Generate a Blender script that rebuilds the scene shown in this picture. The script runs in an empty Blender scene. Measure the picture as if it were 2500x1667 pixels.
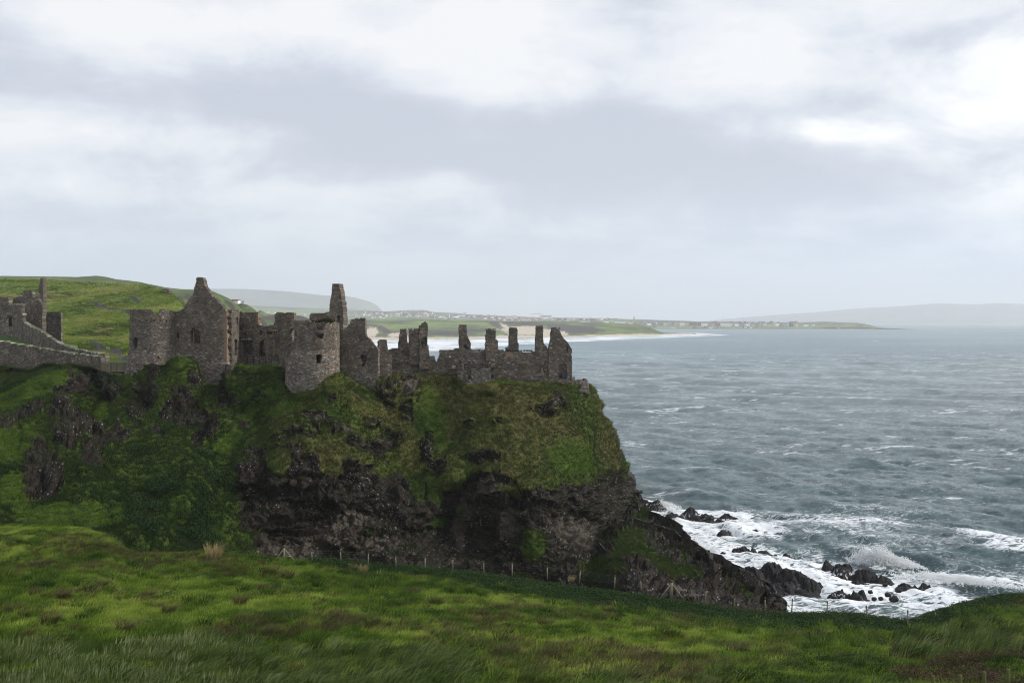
import bpy, bmesh, math, random
import numpy as np
from mathutils import Vector

SC = bpy.context.scene
COL = SC.collection
F = 2430.0; CX = 1250.0; HY = 784.0      # focal length and eye level measured in the photograph (pixels of 2500)
SEA = -42.0                              # sea level below the eye
rng = np.random.default_rng(7)
random.seed(7)

# ------------------------------------------------------------------ camera, sky, sun, exposure
cam = bpy.data.cameras.new('camera'); cam_o = bpy.data.objects.new('camera', cam); COL.objects.link(cam_o)
cam.sensor_width = 36.0; cam.lens = 36.0*F/2500.0; cam.clip_start = 0.5; cam.clip_end = 60000
cam.shift_y = -(833.5-HY)/2500.0
cam_o.location = (0, 0, 0); cam_o.rotation_euler = (math.radians(90), 0, 0)
SC.camera = cam_o
SC.view_settings.view_transform = 'Standard'; SC.view_settings.look = 'None'
SC.view_settings.gamma = 1; SC.view_settings.use_curve_mapping = False
SC.view_settings.exposure = 0.28
SC.cycles.use_denoising = True; SC.cycles.pixel_filter_type = 'BLACKMAN_HARRIS'; SC.cycles.filter_width = 1.05
SC.cycles.max_bounces = 6; SC.cycles.diffuse_bounces = 5; SC.cycles.glossy_bounces = 2
SC.cycles.transparent_max_bounces = 8; SC.cycles.volume_bounces = 2
SC.cycles.sample_clamp_indirect = 6
SUN_EL, SUN_AZ = 36.0, 86.0              # the bright break in the cloud is up to the right
sl = bpy.data.lights.new('sun', 'SUN'); sl.energy = 2.8; sl.angle = math.radians(10); sl.color = (1.0, 0.95, 0.86)
so = bpy.data.objects.new('sun', sl); COL.objects.link(so)
sd = Vector((math.sin(math.radians(SUN_AZ))*math.cos(math.radians(SUN_EL)), math.cos(math.radians(SUN_AZ))*math.cos(math.radians(SUN_EL)), math.sin(math.radians(SUN_EL))))
so.rotation_euler = sd.to_track_quat('Z', 'Y').to_euler()
so.location = (60, 20, 120)

class G:
    """small helper to write node trees"""
    def __init__(s, tree): s.t = tree; s.n = tree.nodes; s.l = tree.links
    def __call__(s, typ, ins=None, **props):
        nd = s.n.new(typ)
        for k, v in props.items(): setattr(nd, k, v)
        for k, v in (ins or {}).items():
            sock = nd.inputs[k]
            if isinstance(v, bpy.types.NodeSocket): s.l.new(v, sock)
            else: sock.default_value = v
        return nd
    def math(s, op, a, b=0.0, c=0.0, clamp=False):
        nd = s.n.new('ShaderNodeMath'); nd.operation = op; nd.use_clamp = clamp
        for i, v in enumerate((a, b, c)):
            if isinstance(v, bpy.types.NodeSocket): s.l.new(v, nd.inputs[i])
            else: nd.inputs[i].default_value = v
        return nd.outputs[0]
    def vmath(s, op, a, b=(0, 0, 0), out=0):
        nd = s.n.new('ShaderNodeVectorMath'); nd.operation = op
        for i, v in enumerate((a, b)):
            if isinstance(v, bpy.types.NodeSocket): s.l.new(v, nd.inputs[i])
            else: nd.inputs[i].default_value = v
        return nd.outputs[out]
    def mix(s, f, a, b, blend='MIX'):
        nd = s.n.new('ShaderNodeMix'); nd.data_type = 'RGBA'; nd.blend_type = blend
        for i, v in ((0, f), (6, a), (7, b)):
            if isinstance(v, bpy.types.NodeSocket): s.l.new(v, nd.inputs[i])
            elif i and len(v) == 3: nd.inputs[i].default_value = (*v, 1)
            else: nd.inputs[i].default_value = v
        return nd.outputs[2]
    def step(s, x, lo, hi):
        nd = s.n.new('ShaderNodeMapRange'); nd.interpolation_type = 'SMOOTHSTEP'
        s.l.new(x, nd.inputs[0]); nd.inputs[1].default_value = lo; nd.inputs[2].default_value = hi
        return nd.outputs[0]
    def ramp(s, x, stops):
        nd = s.n.new('ShaderNodeValToRGB'); e = nd.color_ramp.elements
        while len(e) < len(stops): e.new(0.5)
        for i, (p, c) in enumerate(stops): e[i].position = p; e[i].color = (*c, 1) if len(c) == 3 else c
        s.l.new(x, nd.inputs[0]); return nd.outputs[0]
    def noise(s, vec, scale, detail=4, rough=0.55, out=0, dist=0.0):
        nd = s('ShaderNodeTexNoise', {'Vector': vec, 'Scale': scale, 'Detail': detail, 'Roughness': rough, 'Distortion': dist})
        return nd.outputs[out]
    def attr(s, name, out=2, typ='GEOMETRY'):
        nd = s.n.new('ShaderNodeAttribute'); nd.attribute_name = name; nd.attribute_type = typ; return nd.outputs[out]

world = bpy.data.worlds.new('World'); SC.world = world; world.use_nodes = True
def build_world():
    t = world.node_tree; t.nodes.clear(); g = G(t)
    out = g('ShaderNodeOutputWorld')
    tc = g('ShaderNodeTexCoord').outputs['Generated']
    d = g.vmath('NORMALIZE', tc)
    sep = g('ShaderNodeSeparateXYZ', {0: d}); x, y, z = sep.outputs
    zz = g.math('ADD', g.math('MAXIMUM', z, 0.0), 0.20)
    cv = g('ShaderNodeCombineXYZ', {0: g.math('DIVIDE', x, zz), 1: g.math('MULTIPLY', g.math('DIVIDE', y, zz), 1.25), 2: 3.3}).outputs[0]
    n1 = g.noise(cv, 0.80, 9, 0.54, dist=0.25)
    n2 = g.noise(g.vmath('ADD', cv, (13.1, 4.2, 1.0)), 1.9, 6, 0.5)
    n3 = g.noise(g.vmath('ADD', cv, (3.1, -9.2, 5.0)), 0.28, 3, 0.5)
    n4 = g.noise(g.vmath('MULTIPLY', d, (1.0, 1.0, 1.9)), 7.0, 10, 0.58, dist=0.35)
    v = g.math('ADD', g.math('MULTIPLY', n1, 0.62), g.math('MULTIPLY', g.math('ADD', g.math('MULTIPLY', g.math('SUBTRACT', n2, 0.5), 1.5), 0.5), 0.18))
    v = g.math('ADD', v, g.math('MULTIPLY', n3, 0.30)); v = g.math('ADD', v, g.math('MULTIPLY', g.math('SUBTRACT', n4, 0.5), 0.50))
    def blob(px, py, rx, ry, amt, tilt=0.0):
        # a cloud mass fixed on the sky at a bearing and height above the horizon
        az, el = math.atan((px-CX)/F), math.atan((HY-py)/math.hypot(F, px-CX))
        c = (math.sin(az)*math.cos(el), math.cos(az)*math.cos(el), math.sin(el))
        r = (math.cos(az+0.0), -math.sin(az), 0.0); u = (-math.sin(az)*math.sin(el), -math.cos(az)*math.sin(el), math.cos(el))
        dd = g.vmath('SUBTRACT', d, c)
        a = g.math('MULTIPLY', g.vmath('DOT_PRODUCT', dd, r, out=1), F/rx); b = g.math('MULTIPLY', g.vmath('DOT_PRODUCT', dd, u, out=1), F/ry)
        b = g.math('ADD', b, g.math('MULTIPLY', a, tilt))
        w = g.math('ADD', g.math('SUBTRACT', n2, 0.5), g.math('SUBTRACT', n1, 0.5))
        q = g.math('ADD', g.math('ADD', g.math('MULTIPLY', a, a), g.math('MULTIPLY', b, b)), g.math('MULTIPLY', w, -1.6))
        q = g.math('POWER', 2.718, g.math('MULTIPLY', q, -1.0))
        return g.math('MULTIPLY', q, amt)
    for bl in SKY_BLOBS: v = g.math('ADD', v, blob(*bl))
    v = g.math('ADD', g.math('MULTIPLY', g.math('SUBTRACT', v, 0.55), 1.22), 0.545)
    col = g.ramp(v, [(0.40, (0.49, 0.53, 0.61)), (0.485, (0.545, 0.58, 0.66)), (0.535, (0.61, 0.64, 0.71)), (0.60, (0.71, 0.735, 0.785)), (0.71, (0.815, 0.82, 0.835))])
    # breaks of sunlit cumulus with firm edges
    cu = 0.0
    for bl in CUMULUS: cu = g.math('ADD', cu, blob(*bl))
    wis = g.math('ADD', g.math('MULTIPLY', g.math('SUBTRACT', n4, 0.5), 3.4), g.math('MULTIPLY', g.math('SUBTRACT', n2, 0.5), 1.2))
    cu = g.math('MULTIPLY', cu, g.math('ADD', 1.0, wis))
    col = g.mix(g.step(cu, 0.05, 0.85), col, g.mix(g.step(n4, 0.35, 0.62), (0.74, 0.77, 0.84), (0.96, 0.96, 0.95)))
    # low sky: even grey-blue veil of distant rain cloud
    hz = g.step(z, 0.16, 0.0)
    side = g.step(x, -0.1, 0.55)
    low = g.mix(side, (0.54, 0.63, 0.745), (0.59, 0.70, 0.87))
    col = g.mix(g.math('MULTIPLY', hz, 0.92), col, low)
    below = g.step(z, 0.0, -0.08)
    col = g.mix(below, col, (0.22, 0.27, 0.30))
    b1 = g('ShaderNodeBackground', {'Color': col, 'Strength': 1.0})
    sky = g('ShaderNodeTexSky', sky_type='NISHITA', sun_disc=False)
    sky.sun_elevation = math.radians(SUN_EL); sky.sun_rotation = math.radians(SUN_AZ)
    b2 = g('ShaderNodeBackground', {'Color': sky.outputs[0], 'Strength': 0.10})
    mx = g('ShaderNodeMixShader', {0: 0.94, 1: b2.outputs[0], 2: b1.outputs[0]})
    g.l.new(mx.outputs[0], out.inputs['Surface'])
SKY_BLOBS = [  # px, py, rx, ry, amount
    (1150, 90, 620, 130, 0.17), (2400, 230, 380, 200, 0.03),
    (300, 330, 420, 60, 0.09), (160, 470, 420, 40, 0.08), (1800, 470, 620, 70, -0.14), (600, 255, 800, 50, -0.10), (1250, 390, 900, 45, -0.08),
    (0, 120, 260, 90, -0.10), (940, 30, 90, 50, -0.12), (250, 60, 260, 90, 0.10), (2350, 520, 300, 60, 0.12), (1500, 300, 260, 50, -0.06), (1950, 150, 300, 90, 0.05), (2450, 600, 200, 40, 0.06)]
CUMULUS = [(2460, 160, 230, 110, 0.62), (2380, 300, 150, 100, 0.5), (2080, 325, 100, 40, 0.5), (1985, 305, 50, 44, 0.42), (2450, 480, 130, 40, 0.5), (2420, 590, 110, 26, 0.4), (250, 330, 110, 30, .25), (90, 450, 160, 26, .3), (1180, 340, 110, 40, .2)]
build_world()

# ------------------------------------------------------------------ numeric helpers
_T = np.random.default_rng(11).random((64, 64, 64)).astype(np.float32)*2-1
def vn(x, y, z, seed=0):
    x = np.asarray(x, dtype=np.float64)+seed*7.31; y = np.asarray(y, dtype=np.float64)+seed*3.77; z = np.asarray(z, dtype=np.float64)+seed*5.13
    x, y, z = np.broadcast_arrays(x, y, z)
    ix = np.floor(x).astype(np.int64); iy = np.floor(y).astype(np.int64); iz = np.floor(z).astype(np.int64)
    fx = x-ix; fy = y-iy; fz = z-iz
    fx = fx*fx*(3-2*fx); fy = fy*fy*(3-2*fy); fz = fz*fz*(3-2*fz)
    a = ix & 63; b = iy & 63; c = iz & 63; a1 = (a+1) & 63; b1 = (b+1) & 63; c1 = (c+1) & 63
    l = lambda p, q, f: p+(q-p)*f
    return l(l(l(_T[a, b, c], _T[a1, b, c], fx), l(_T[a, b1, c], _T[a1, b1, c], fx), fy),
             l(l(_T[a, b, c1], _T[a1, b, c1], fx), l(_T[a, b1, c1], _T[a1, b1, c1], fx), fy), fz)
def fbm(x, y, z, s, octv=4, rough=0.5, seed=0, ridged=False):
    """s = feature size in metres"""
    r = 0; a = 1.0; tot = 0; k = 1.0/s
    for i in range(octv):
        n = vn(x*k, y*k, z*k, seed+i)
        if ridged: n = 1-2*np.abs(n)
        r = r+n*a; tot += a; a *= rough; k *= 2.03
    return r/tot
def sstep(x, lo, hi):
    t = np.clip((x-lo)/(hi-lo), 0, 1); return t*t*(3-2*t)
def interp(x, pts):
    p = np.array(pts, float); return np.interp(x, p[:, 0], p[:, 1])
def P3(px, py, d):
    px = np.asarray(px, float); py = np.asarray(py, float); d = np.asarray(d, float)
    return np.stack(np.broadcast_arrays((px-CX)/F*d, d, (HY-py)/F*d), -1)
def to_px(x, y, z): return CX+F*x/y, HY-F*z/y
def in_poly(px, py, poly):
    px = np.asarray(px); py = np.asarray(py); ins = np.zeros(px.shape, bool); n = len(poly); j = n-1
    for i in range(n):
        xi, yi = poly[i]; xj, yj = poly[j]
        if yi != yj:
            c = ((yi > py) != (yj > py)) & (px < (xj-xi)*(py-yi)/(yj-yi)+xi); ins ^= c
        j = i
    return ins
def ell(px, py, cx, cy, rx, ry, tilt=0.0):
    a = px-cx; b = py-cy; ct, st = math.cos(tilt), math.sin(tilt)
    return 1-np.sqrt(((a*ct+b*st)/rx)**2+((-a*st+b*ct)/ry)**2)
def mesh_arrays(name, V, faces, mat, attrs=None, smooth=True, fmat=None):
    me = bpy.data.meshes.new(name); V = np.ascontiguousarray(V, np.float32).reshape(-1, 3); faces = np.asarray(faces, np.int32)
    k = faces.shape[1]
    me.vertices.add(len(V)); me.vertices.foreach_set('co', V.ravel())
    me.loops.add(faces.size); me.loops.foreach_set('vertex_index', faces.ravel())
    me.polygons.add(len(faces)); me.polygons.foreach_set('loop_start', np.arange(0, faces.size, k, dtype=np.int32))
    me.polygons.foreach_set('use_smooth', np.full(len(faces), smooth))
    for m in (mat if isinstance(mat, (list, tuple)) else [mat]): me.materials.append(m)
    if fmat is not None: me.polygons.foreach_set('material_index', np.asarray(fmat, np.int32))
    for an, av in (attrs or {}).items():
        av = np.asarray(av, np.float32)
        if av.ndim == 2:
            at = me.attributes.new(an, 'FLOAT_COLOR', 'POINT')
            if av.shape[1] == 3: av = np.concatenate([av, np.ones((len(av), 1), np.float32)], 1)
            at.data.foreach_set('color', av.ravel())
        else:
            at = me.attributes.new(an, 'FLOAT', 'POINT'); at.data.foreach_set('value', av.ravel())
    me.update(calc_edges=True); me.validate()
    return me
def obj(name, me, parent=None, loc=None):
    o = bpy.data.objects.new(name, me); COL.objects.link(o)
    if parent is not None: o.parent = parent
    if loc is not None: o.location = loc
    return o
def tag(o, label=None, cat=None, group=None, kind=None):
    if label: o['label'] = label
    if cat: o['category'] = cat
    if group: o['group'] = group
    if kind: o['kind'] = kind
    return o
def empty(name, loc=(0, 0, 0)):
    o = bpy.data.objects.new(name, None); COL.objects.link(o); o.location = loc; o.empty_display_size = 0.3; return o
def grid_faces(ny, nx):
    i = np.arange(ny-1)[:, None]*nx+np.arange(nx-1)[None]
    return np.stack([i, i+1, i+nx+1, i+nx], -1).reshape(-1, 4)
def grid_normals(X):
    du = np.gradient(X, axis=1); dv = np.gradient(X, axis=0); n = np.cross(du, dv)
    return n/np.maximum(np.linalg.norm(n, axis=-1, keepdims=True), 1e-9)

# ------------------------------------------------------------------ materials
def new_mat(name):
    m = bpy.data.materials.new(name); m.use_nodes = True; t = m.node_tree; t.nodes.clear(); g = G(t)
    out = g('ShaderNodeOutputMaterial'); b = g('ShaderNodeBsdfPrincipled'); g.l.new(b.outputs[0], out.inputs[0])
    b.inputs['Roughness'].default_value = 0.9; b.inputs['Specular IOR Level'].default_value = 0.2
    g.b = b; g.out = out; return m, g
def setin(g, k, v):
    if isinstance(v, bpy.types.NodeSocket): g.l.new(v, g.b.inputs[k])
    else: g.b.inputs[k].default_value = (*v, 1) if isinstance(v, tuple) and len(v) == 3 else v
def bump(g, h, strength=0.5, dist=0.1):
    nd = g('ShaderNodeBump', {'Height': h, 'Strength': strength, 'Distance': dist}); g.l.new(nd.outputs[0], g.b.inputs['Normal'])
def plain(name, col, rough=0.8, var=0.15, scale=3.0):
    m, g = new_mat(name); pos = g('ShaderNodeTexCoord').outputs['Object']
    n = g.noise(pos, scale, 4)
    c = g.mix(n, tuple(x*(1-var) for x in col), tuple(min(1, x*(1+var)) for x in col)); setin(g, 'Base Color', c); setin(g, 'Roughness', rough); return m

def mat_land(name, green=((0.024, 0.048, 0.005), (0.055, 0.085, 0.010)), dryc=((0.085, 0.068, 0.022), (0.15, 0.125, 0.05)), fine=1.0, wet=0.35, lich=1.0):
    """turf, dry grass and basalt; attributes rock, dry, pale say what grows or crops out where"""
    m, g = new_mat(name)
    pos = g('ShaderNodeNewGeometry').outputs['Position']
    rock = g.attr('rock'); dry = g.attr('dry'); pale = g.attr('pale')
    nA = g.noise(pos, 0.9*fine, 5, 0.6); nB = g.noise(pos, 0.12*fine, 4, 0.5); nC = g.noise(pos, 4.5*fine, 3, 0.6)
    st = g('ShaderNodeMapping', {'Vector': pos, 'Scale': (1.0, 1.0, 0.35)}).outputs[0]
    nS = g.noise(st, 2.2*fine, 4, 0.65)
    gr = g.mix(g.step(nB, 0.35, 0.65), green[0], green[1])
    gr = g.mix(g.math('MULTIPLY', g.step(nA, 0.35, 0.75), 0.6), gr, tuple(1.35*c for c in green[1]))
    dc = g.mix(g.step(nS, 0.3, 0.7), dryc[0], dryc[1])
    df = g.math('ADD', dry, g.math('MULTIPLY', g.math('SUBTRACT', nS, 0.5), 1.1))
    gr = g.mix(g.math('MULTIPLY', g.step(df, 0.35, 0.85), 0.8), gr, dc)
    rk = g.ramp(g.noise(pos, 1.4*fine, 6, 0.7), [(0.34, (0.005, 0.0038, 0.003)), (0.5, (0.014, 0.0098, 0.0064)), (0.62, (0.030, 0.021, 0.013)), (0.8, (0.075, 0.055, 0.037))])
    oc = g.step(g.noise(g.vmath('ADD', pos, (31, 7, 3)), 0.55*fine, 4, 0.6), 0.6, 0.72)
    rk = g.mix(g.math('MULTIPLY', oc, 0.45), rk, (0.06, 0.036, 0.013))
    pl = g.mix(nC, (0.055, 0.044, 0.032), (0.12, 0.10, 0.078))
    pf = g.step(g.math('ADD', pale, g.math('MULTIPLY', g.math('SUBTRACT', nA, 0.5), 1.5)), 0.35, 0.95)
    rk = g.mix(g.math('MULTIPLY', pf, 0.75), rk, pl)
    vo = g('ShaderNodeTexVoronoi', {'Vector': pos, 'Scale': 1.7*fine, 'Randomness': 1.0})
    sp = g.math('MULTIPLY', g.step(vo.outputs['Distance'], 0.26, 0.12), g.step(g.noise(pos, 0.22*fine, 3), 0.46, 0.58))
    rk = g.mix(g.math('MULTIPLY', sp, 0.85*lich), rk, (0.34, 0.33, 0.31))
    rf = g.step(g.math('ADD', rock, g.math('MULTIPLY', g.math('SUBTRACT', nA, 0.5), 0.55)), 0.42, 0.58)
    c = g.mix(rf, gr, rk); setin(g, 'Base Color', c)
    setin(g, 'Roughness', g.math('SUBTRACT', 0.95, g.math('MULTIPLY', rf, wet)))
    h = g.math('ADD', g.math('MULTIPLY', nC, 0.3), g.math('MULTIPLY', g.noise(pos, 2.4*fine, 5, 0.7), 0.8))
    bump(g, h, 0.9, 0.45/fine)
    return m
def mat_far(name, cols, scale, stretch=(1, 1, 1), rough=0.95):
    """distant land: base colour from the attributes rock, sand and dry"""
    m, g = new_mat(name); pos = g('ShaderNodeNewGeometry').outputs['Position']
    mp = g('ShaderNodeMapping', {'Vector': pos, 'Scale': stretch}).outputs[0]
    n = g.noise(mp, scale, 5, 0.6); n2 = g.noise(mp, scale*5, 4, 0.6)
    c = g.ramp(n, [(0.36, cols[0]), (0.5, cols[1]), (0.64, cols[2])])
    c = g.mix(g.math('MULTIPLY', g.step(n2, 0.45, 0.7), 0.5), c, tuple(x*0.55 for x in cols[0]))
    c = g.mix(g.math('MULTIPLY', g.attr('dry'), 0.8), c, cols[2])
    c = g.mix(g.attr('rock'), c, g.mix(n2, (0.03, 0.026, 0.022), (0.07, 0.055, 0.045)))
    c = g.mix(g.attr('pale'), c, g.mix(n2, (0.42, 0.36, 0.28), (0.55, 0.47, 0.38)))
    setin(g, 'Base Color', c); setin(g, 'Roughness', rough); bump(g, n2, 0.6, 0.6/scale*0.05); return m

def mat_stone():
    m, g = new_mat('rubble_stone'); pos = g('ShaderNodeNewGeometry').outputs['Position']
    c = g.attr('col', 0)
    n = g.noise(pos, 5.0, 5, 0.7); n2 = g.noise(pos, 0.5, 4, 0.6); n3 = g.noise(g.vmath('ADD', pos, (5, 5, 9)), 1.3, 4, 0.7)
    c = g.mix(0.75, c, g.mix(n, (0.35, 0.35, 0.35), (1.7, 1.7, 1.7)), 'MULTIPLY')
    c = g.mix(0.8, c, g.mix(g.step(n2, 0.3, 0.7), (0.62, 0.60, 0.60), (1.25, 1.22, 1.18)), 'MULTIPLY')
    c = g.mix(g.math('MULTIPLY', g.step(n3, 0.62, 0.74), 0.5), c, (0.045, 0.05, 0.03))
    setin(g, 'Base Color', c); bump(g, n, 0.8, 0.08); return m
M = {}
M['stone'] = mat_stone()
M['headland'] = mat_land('headland_ground')
M['field'] = mat_land('field_ground', green=((0.03, 0.055, 0.006), (0.09, 0.14, 0.014)), dryc=((0.08, 0.06, 0.025), (0.16, 0.13, 0.06)), fine=3.0)
M['mainland'] = mat_land('mainland_ground', green=((0.055, 0.095, 0.016), (0.14, 0.185, 0.036)), dryc=((0.13, 0.11, 0.04), (0.24, 0.21, 0.09)), fine=0.5, lich=0.5)
M['basalt'] = None
# ------------------------------------------------------------------ headland under the castle
TOPL = [(-420, 900), (-100, 892), (0, 893), (70, 901), (96, 893), (106, 886), (185, 890), (223, 897), (246, 905), (262, 914), (285, 918), (300, 916), (310, 913), (331, 902), (349, 892), (372, 887), (393, 892), (405, 888),
        (414, 876), (436, 868), (457, 875), (472, 884), (478, 901), (482, 922), (510, 939), (530, 941), (546, 930), (551, 905), (556, 889), (600, 891), (679, 892), (690, 894), (694, 930), (700, 962), (722, 957), (759, 953),
        (782, 938), (791, 925), (810, 917), (826, 910), (837, 911), (854, 919), (872, 934), (887, 944), (904, 953), (913, 966), (920, 935), (925, 921), (942, 920), (957, 914), (1000, 914), (1025, 918), (1072, 914), (1101, 916),
        (1124, 918), (1130, 937), (1165, 938), (1180, 934), (1196, 933), (1201, 927), (1216, 926), (1256, 930), (1293, 933), (1324, 932), (1370, 934), (1408, 940), (1437, 941)]
TOPD = [(-420, 185), (0, 205), (246, 199), (270, 198), (310, 190), (436, 187), (480, 190), (548, 190), (556, 199), (688, 199), (694, 190), (700, 180), (772, 177.5), (820, 180), (840, 185), (920, 186), (957, 191), (1124, 194), (1130, 186), (1196, 186), (1201, 195), (1396, 198), (1437, 203)]
RIGHT = [(935, 1436), (960, 1452), (985, 1468), (1030, 1493), (1055, 1500), (1100, 1507), (1140, 1533), (1180, 1550), (1225, 1562), (1260, 1578), (1290, 1600), (1310, 1645), (1330, 1672), (1370, 1705), (1400, 1748), (1450, 1832), (1490, 1905), (1540, 1960)]
DCTRL = np.array([  # px, py, distance
    (-400, 1000, 150), (-400, 1300, 110), (0, 960, 188), (0, 1040, 150), (0, 1150, 128), (0, 1300, 108), (100, 1000, 165), (100, 1150, 134), (120, 1300, 112), (180, 930, 176), (200, 1050, 156), (200, 1200, 130), (250, 980, 184), (250, 1340, 112),
    (300, 960, 184), (300, 1100, 158), (330, 940, 183), (350, 1300, 120), (400, 960, 178), (400, 1100, 158), (450, 1200, 142), (440, 900, 184), (520, 960, 184), (540, 1000, 178), (560, 1100, 168), (560, 1250, 150), (500, 1380, 118), (620, 920, 193), (620, 1000, 184),
    (700, 985, 177), (800, 960, 174), (600, 1150, 160), (580, 1230, 157), (620, 1330, 150), (640, 1400, 147), (700, 1050, 169), (700, 1150, 160), (700, 1250, 158), (740, 1400, 150), (850, 980, 178), (850, 1100, 168), (850, 1200, 163), (850, 1300, 159), (850, 1400, 154),
    (950, 960, 184), (960, 1010, 184), (1000, 1050, 182), (1000, 1130, 178), (1000, 1250, 167), (1000, 1380, 157), (1050, 960, 189), (1100, 1050, 184), (1100, 1160, 174), (1120, 1200, 178), (1120, 1300, 174), (1100, 1420, 160), (1200, 960, 188), (1200, 1080, 180), (1230, 1165, 174), (1230, 1300, 168), (1200, 1430, 160),
    (1300, 960, 189), (1300, 1100, 180), (1320, 1200, 172), (1320, 1300, 166), (1300, 1440, 158), (1400, 960, 196), (1400, 1100, 186), (1400, 1200, 180), (1420, 1300, 176), (1400, 1380, 160), (1400, 1450, 152), (1430, 990, 200), (1490, 1100, 206), (1520, 1200, 206), (1500, 1300, 190), (1550, 1330, 172), (1500, 1400, 156),
    (1560, 1240, 214), (1600, 1300, 190), (1650, 1330, 176), (1600, 1400, 157), (1650, 1450, 148), (1700, 1380, 165), (1750, 1420, 156), (1800, 1460, 148), (1900, 1500, 142), (1500, 1500, 142), (1800, 1540, 138), (1300, 1520, 146), (900, 1500, 140), (600, 1500, 130), (200, 1450, 104), (-400, 1450, 98)], float)
HILLOCK = [(-500, 1010), (-100, 985), (0, 965), (60, 945), (110, 925), (173, 908), (190, 912), (204, 924), (223, 948), (234, 981), (240, 1020), (250, 1100)]
ROCKS = [  # px, py, rx, ry, tilt : where the basalt breaks through the turf
    (700, 1175, 130, 75, .1), (760, 1270, 150, 80, .0), (900, 1210, 140, 80, .15), (1010, 1260, 130, 85, 0), (640, 1240, 70, 75, .5), (700, 1340, 120, 45, .1), (880, 1360, 180, 60, .05), (1060, 1380, 150, 60, .05),
    (1180, 1200, 100, 42, .0), (1150, 1270, 80, 90, 0), (1250, 1270, 90, 80, 0), (1340, 1250, 110, 60, .2), (1440, 1250, 100, 70, .5), (1500, 1230, 60, 90, -.3), (1270, 1380, 180, 60, .1), (1420, 1330, 110, 50, .2),
    (1690, 1355, 60, 26, .7), (1780, 1412, 84, 28, .6), (1870, 1465, 76, 30, .65), (1610, 1295, 40, 26, .6), (1655, 1328, 32, 22, .5), (1720, 1450, 120, 30, .5),
    (1540, 1200, 28, 80, -.25), (1515, 1105, 12, 40, -.1), (1600, 1310, 50, 30, .3), (1660, 1320, 28, 24, .2), (1480, 1440, 160, 50, .3), (1640, 1440, 130, 50, .4), (1780, 1480, 130, 50, .5), (1560, 1370, 60, 30, .5), (1630, 1370, 45, 30, .6),
    (770, 1020, 42, 22, .1), (740, 1060, 60, 16, -.1), (850, 1058, 70, 24, .2), (900, 1090, 70, 26, .3), (950, 1070, 34, 34, 0), (905, 1035, 24, 20, 0), (810, 975, 18, 14, .2), (990, 1000, 26, 26, 1.2), (945, 990, 22, 18, .5), (1020, 970, 12, 26, 0), (1000, 940, 30, 34, 0), (945, 960, 22, 38, .1), (1040, 1105, 18, 50, .3), (1065, 1150, 30, 26, 0),
    (1355, 985, 46, 24, -.5), (1340, 1005, 40, 18, .3), (1210, 1033, 18, 8, 0), (1480, 1010, 10, 14, 0), (1155, 1032, 10, 6, 0), (1185, 1120, 70, 12, .05),
    (350, 965, 34, 62, .2), (330, 1000, 30, 40, .1), (440, 960, 26, 26, .3), (430, 1010, 44, 36, .4), (470, 995, 26, 24, 0), (550, 975, 42, 30, .1), (500, 1035, 32, 34, -.2), (480, 1070, 24, 26, .3), (640, 970, 32, 14, -.2), (600, 1040, 30, 14, -.1), (390, 1060, 30, 20, 0), (330, 1040, 24, 16, .3),
    (165, 960, 62, 26, -.4), (200, 945, 30, 22, .3), (150, 1010, 36, 30, .2), (190, 1040, 40, 40, .4), (160, 1080, 36, 32, .5), (230, 1060, 40, 28, .2), (280, 1065, 46, 26, -.3), (220, 1100, 40, 30, .4), (60, 1010, 70, 18, -.35), (10, 1030, 50, 14, -.3), (90, 1130, 44, 50, .2), (125, 1180, 34, 36, .2), (80, 1170, 34, 36, .3),
    (235, 930, 34, 40, .2), (275, 950, 22, 34, .0), (150, 905, 46, 9, .0), (30, 915, 34, 12, 0), (200, 912, 30, 12, 0), (375, 905, 22, 16, .0), (472, 925, 16, 22, .2), (570, 905, 24, 10, 0), (445, 1345, 24, 8, 0)]
CAVES = [(1262, 1222, 26, 34, 0, 4.5), (1161, 1193, 14, 11, 0, 2.5), (1190, 1300, 30, 44, 0, 2.5), (550, 975, 36, 22, .1, 2.2), (350, 975, 24, 40, .2, 1.6), (125, 1190, 30, 36, .3, 1.5), (190, 1090, 26, 28, 0, 1.4), (800, 1240, 26, 18, 0, 2.0), (430, 1000, 20, 20, 0, 1.2), (1100, 1200, 60, 8, 0, 1.6), (680, 1300, 120, 10, .0, 1.4), (480, 1075, 24, 22, 0, 1.3), (250, 945, 22, 24, 0, 2)]
TURFS = [(1620, 1385, 70, 22, .6), (1560, 1350, 50, 26, .5), (1010, 1165, 26, 75, -.35), (1060, 1200, 22, 60, -.2), (1330, 1170, 90, 9, .22), (1300, 1330, 55, 48, .3), (1240, 1195, 36, 10, .1), (1540, 1330, 50, 50, -.7), (1630, 1385, 60, 20, .6), (1070, 1275, 30, 18, 0), (1460, 1390, 46, 34, -.4), (860, 1395, 50, 16, 0), (1190, 1410, 40, 20, 0),
         (800, 1140, 44, 30, .3), (680, 1130, 34, 40, .1), (1120, 1250, 10, 14, 0), (1400, 1150, 60, 50, .3), (1330, 1130, 60, 24, .1), (930, 1150, 34, 22, .5), (1280, 1410, 40, 18, .2), (760, 1110, 40, 24, 0), (575, 1340, 50, 80, -.6), (540, 1260, 22, 60, 0)]
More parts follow.
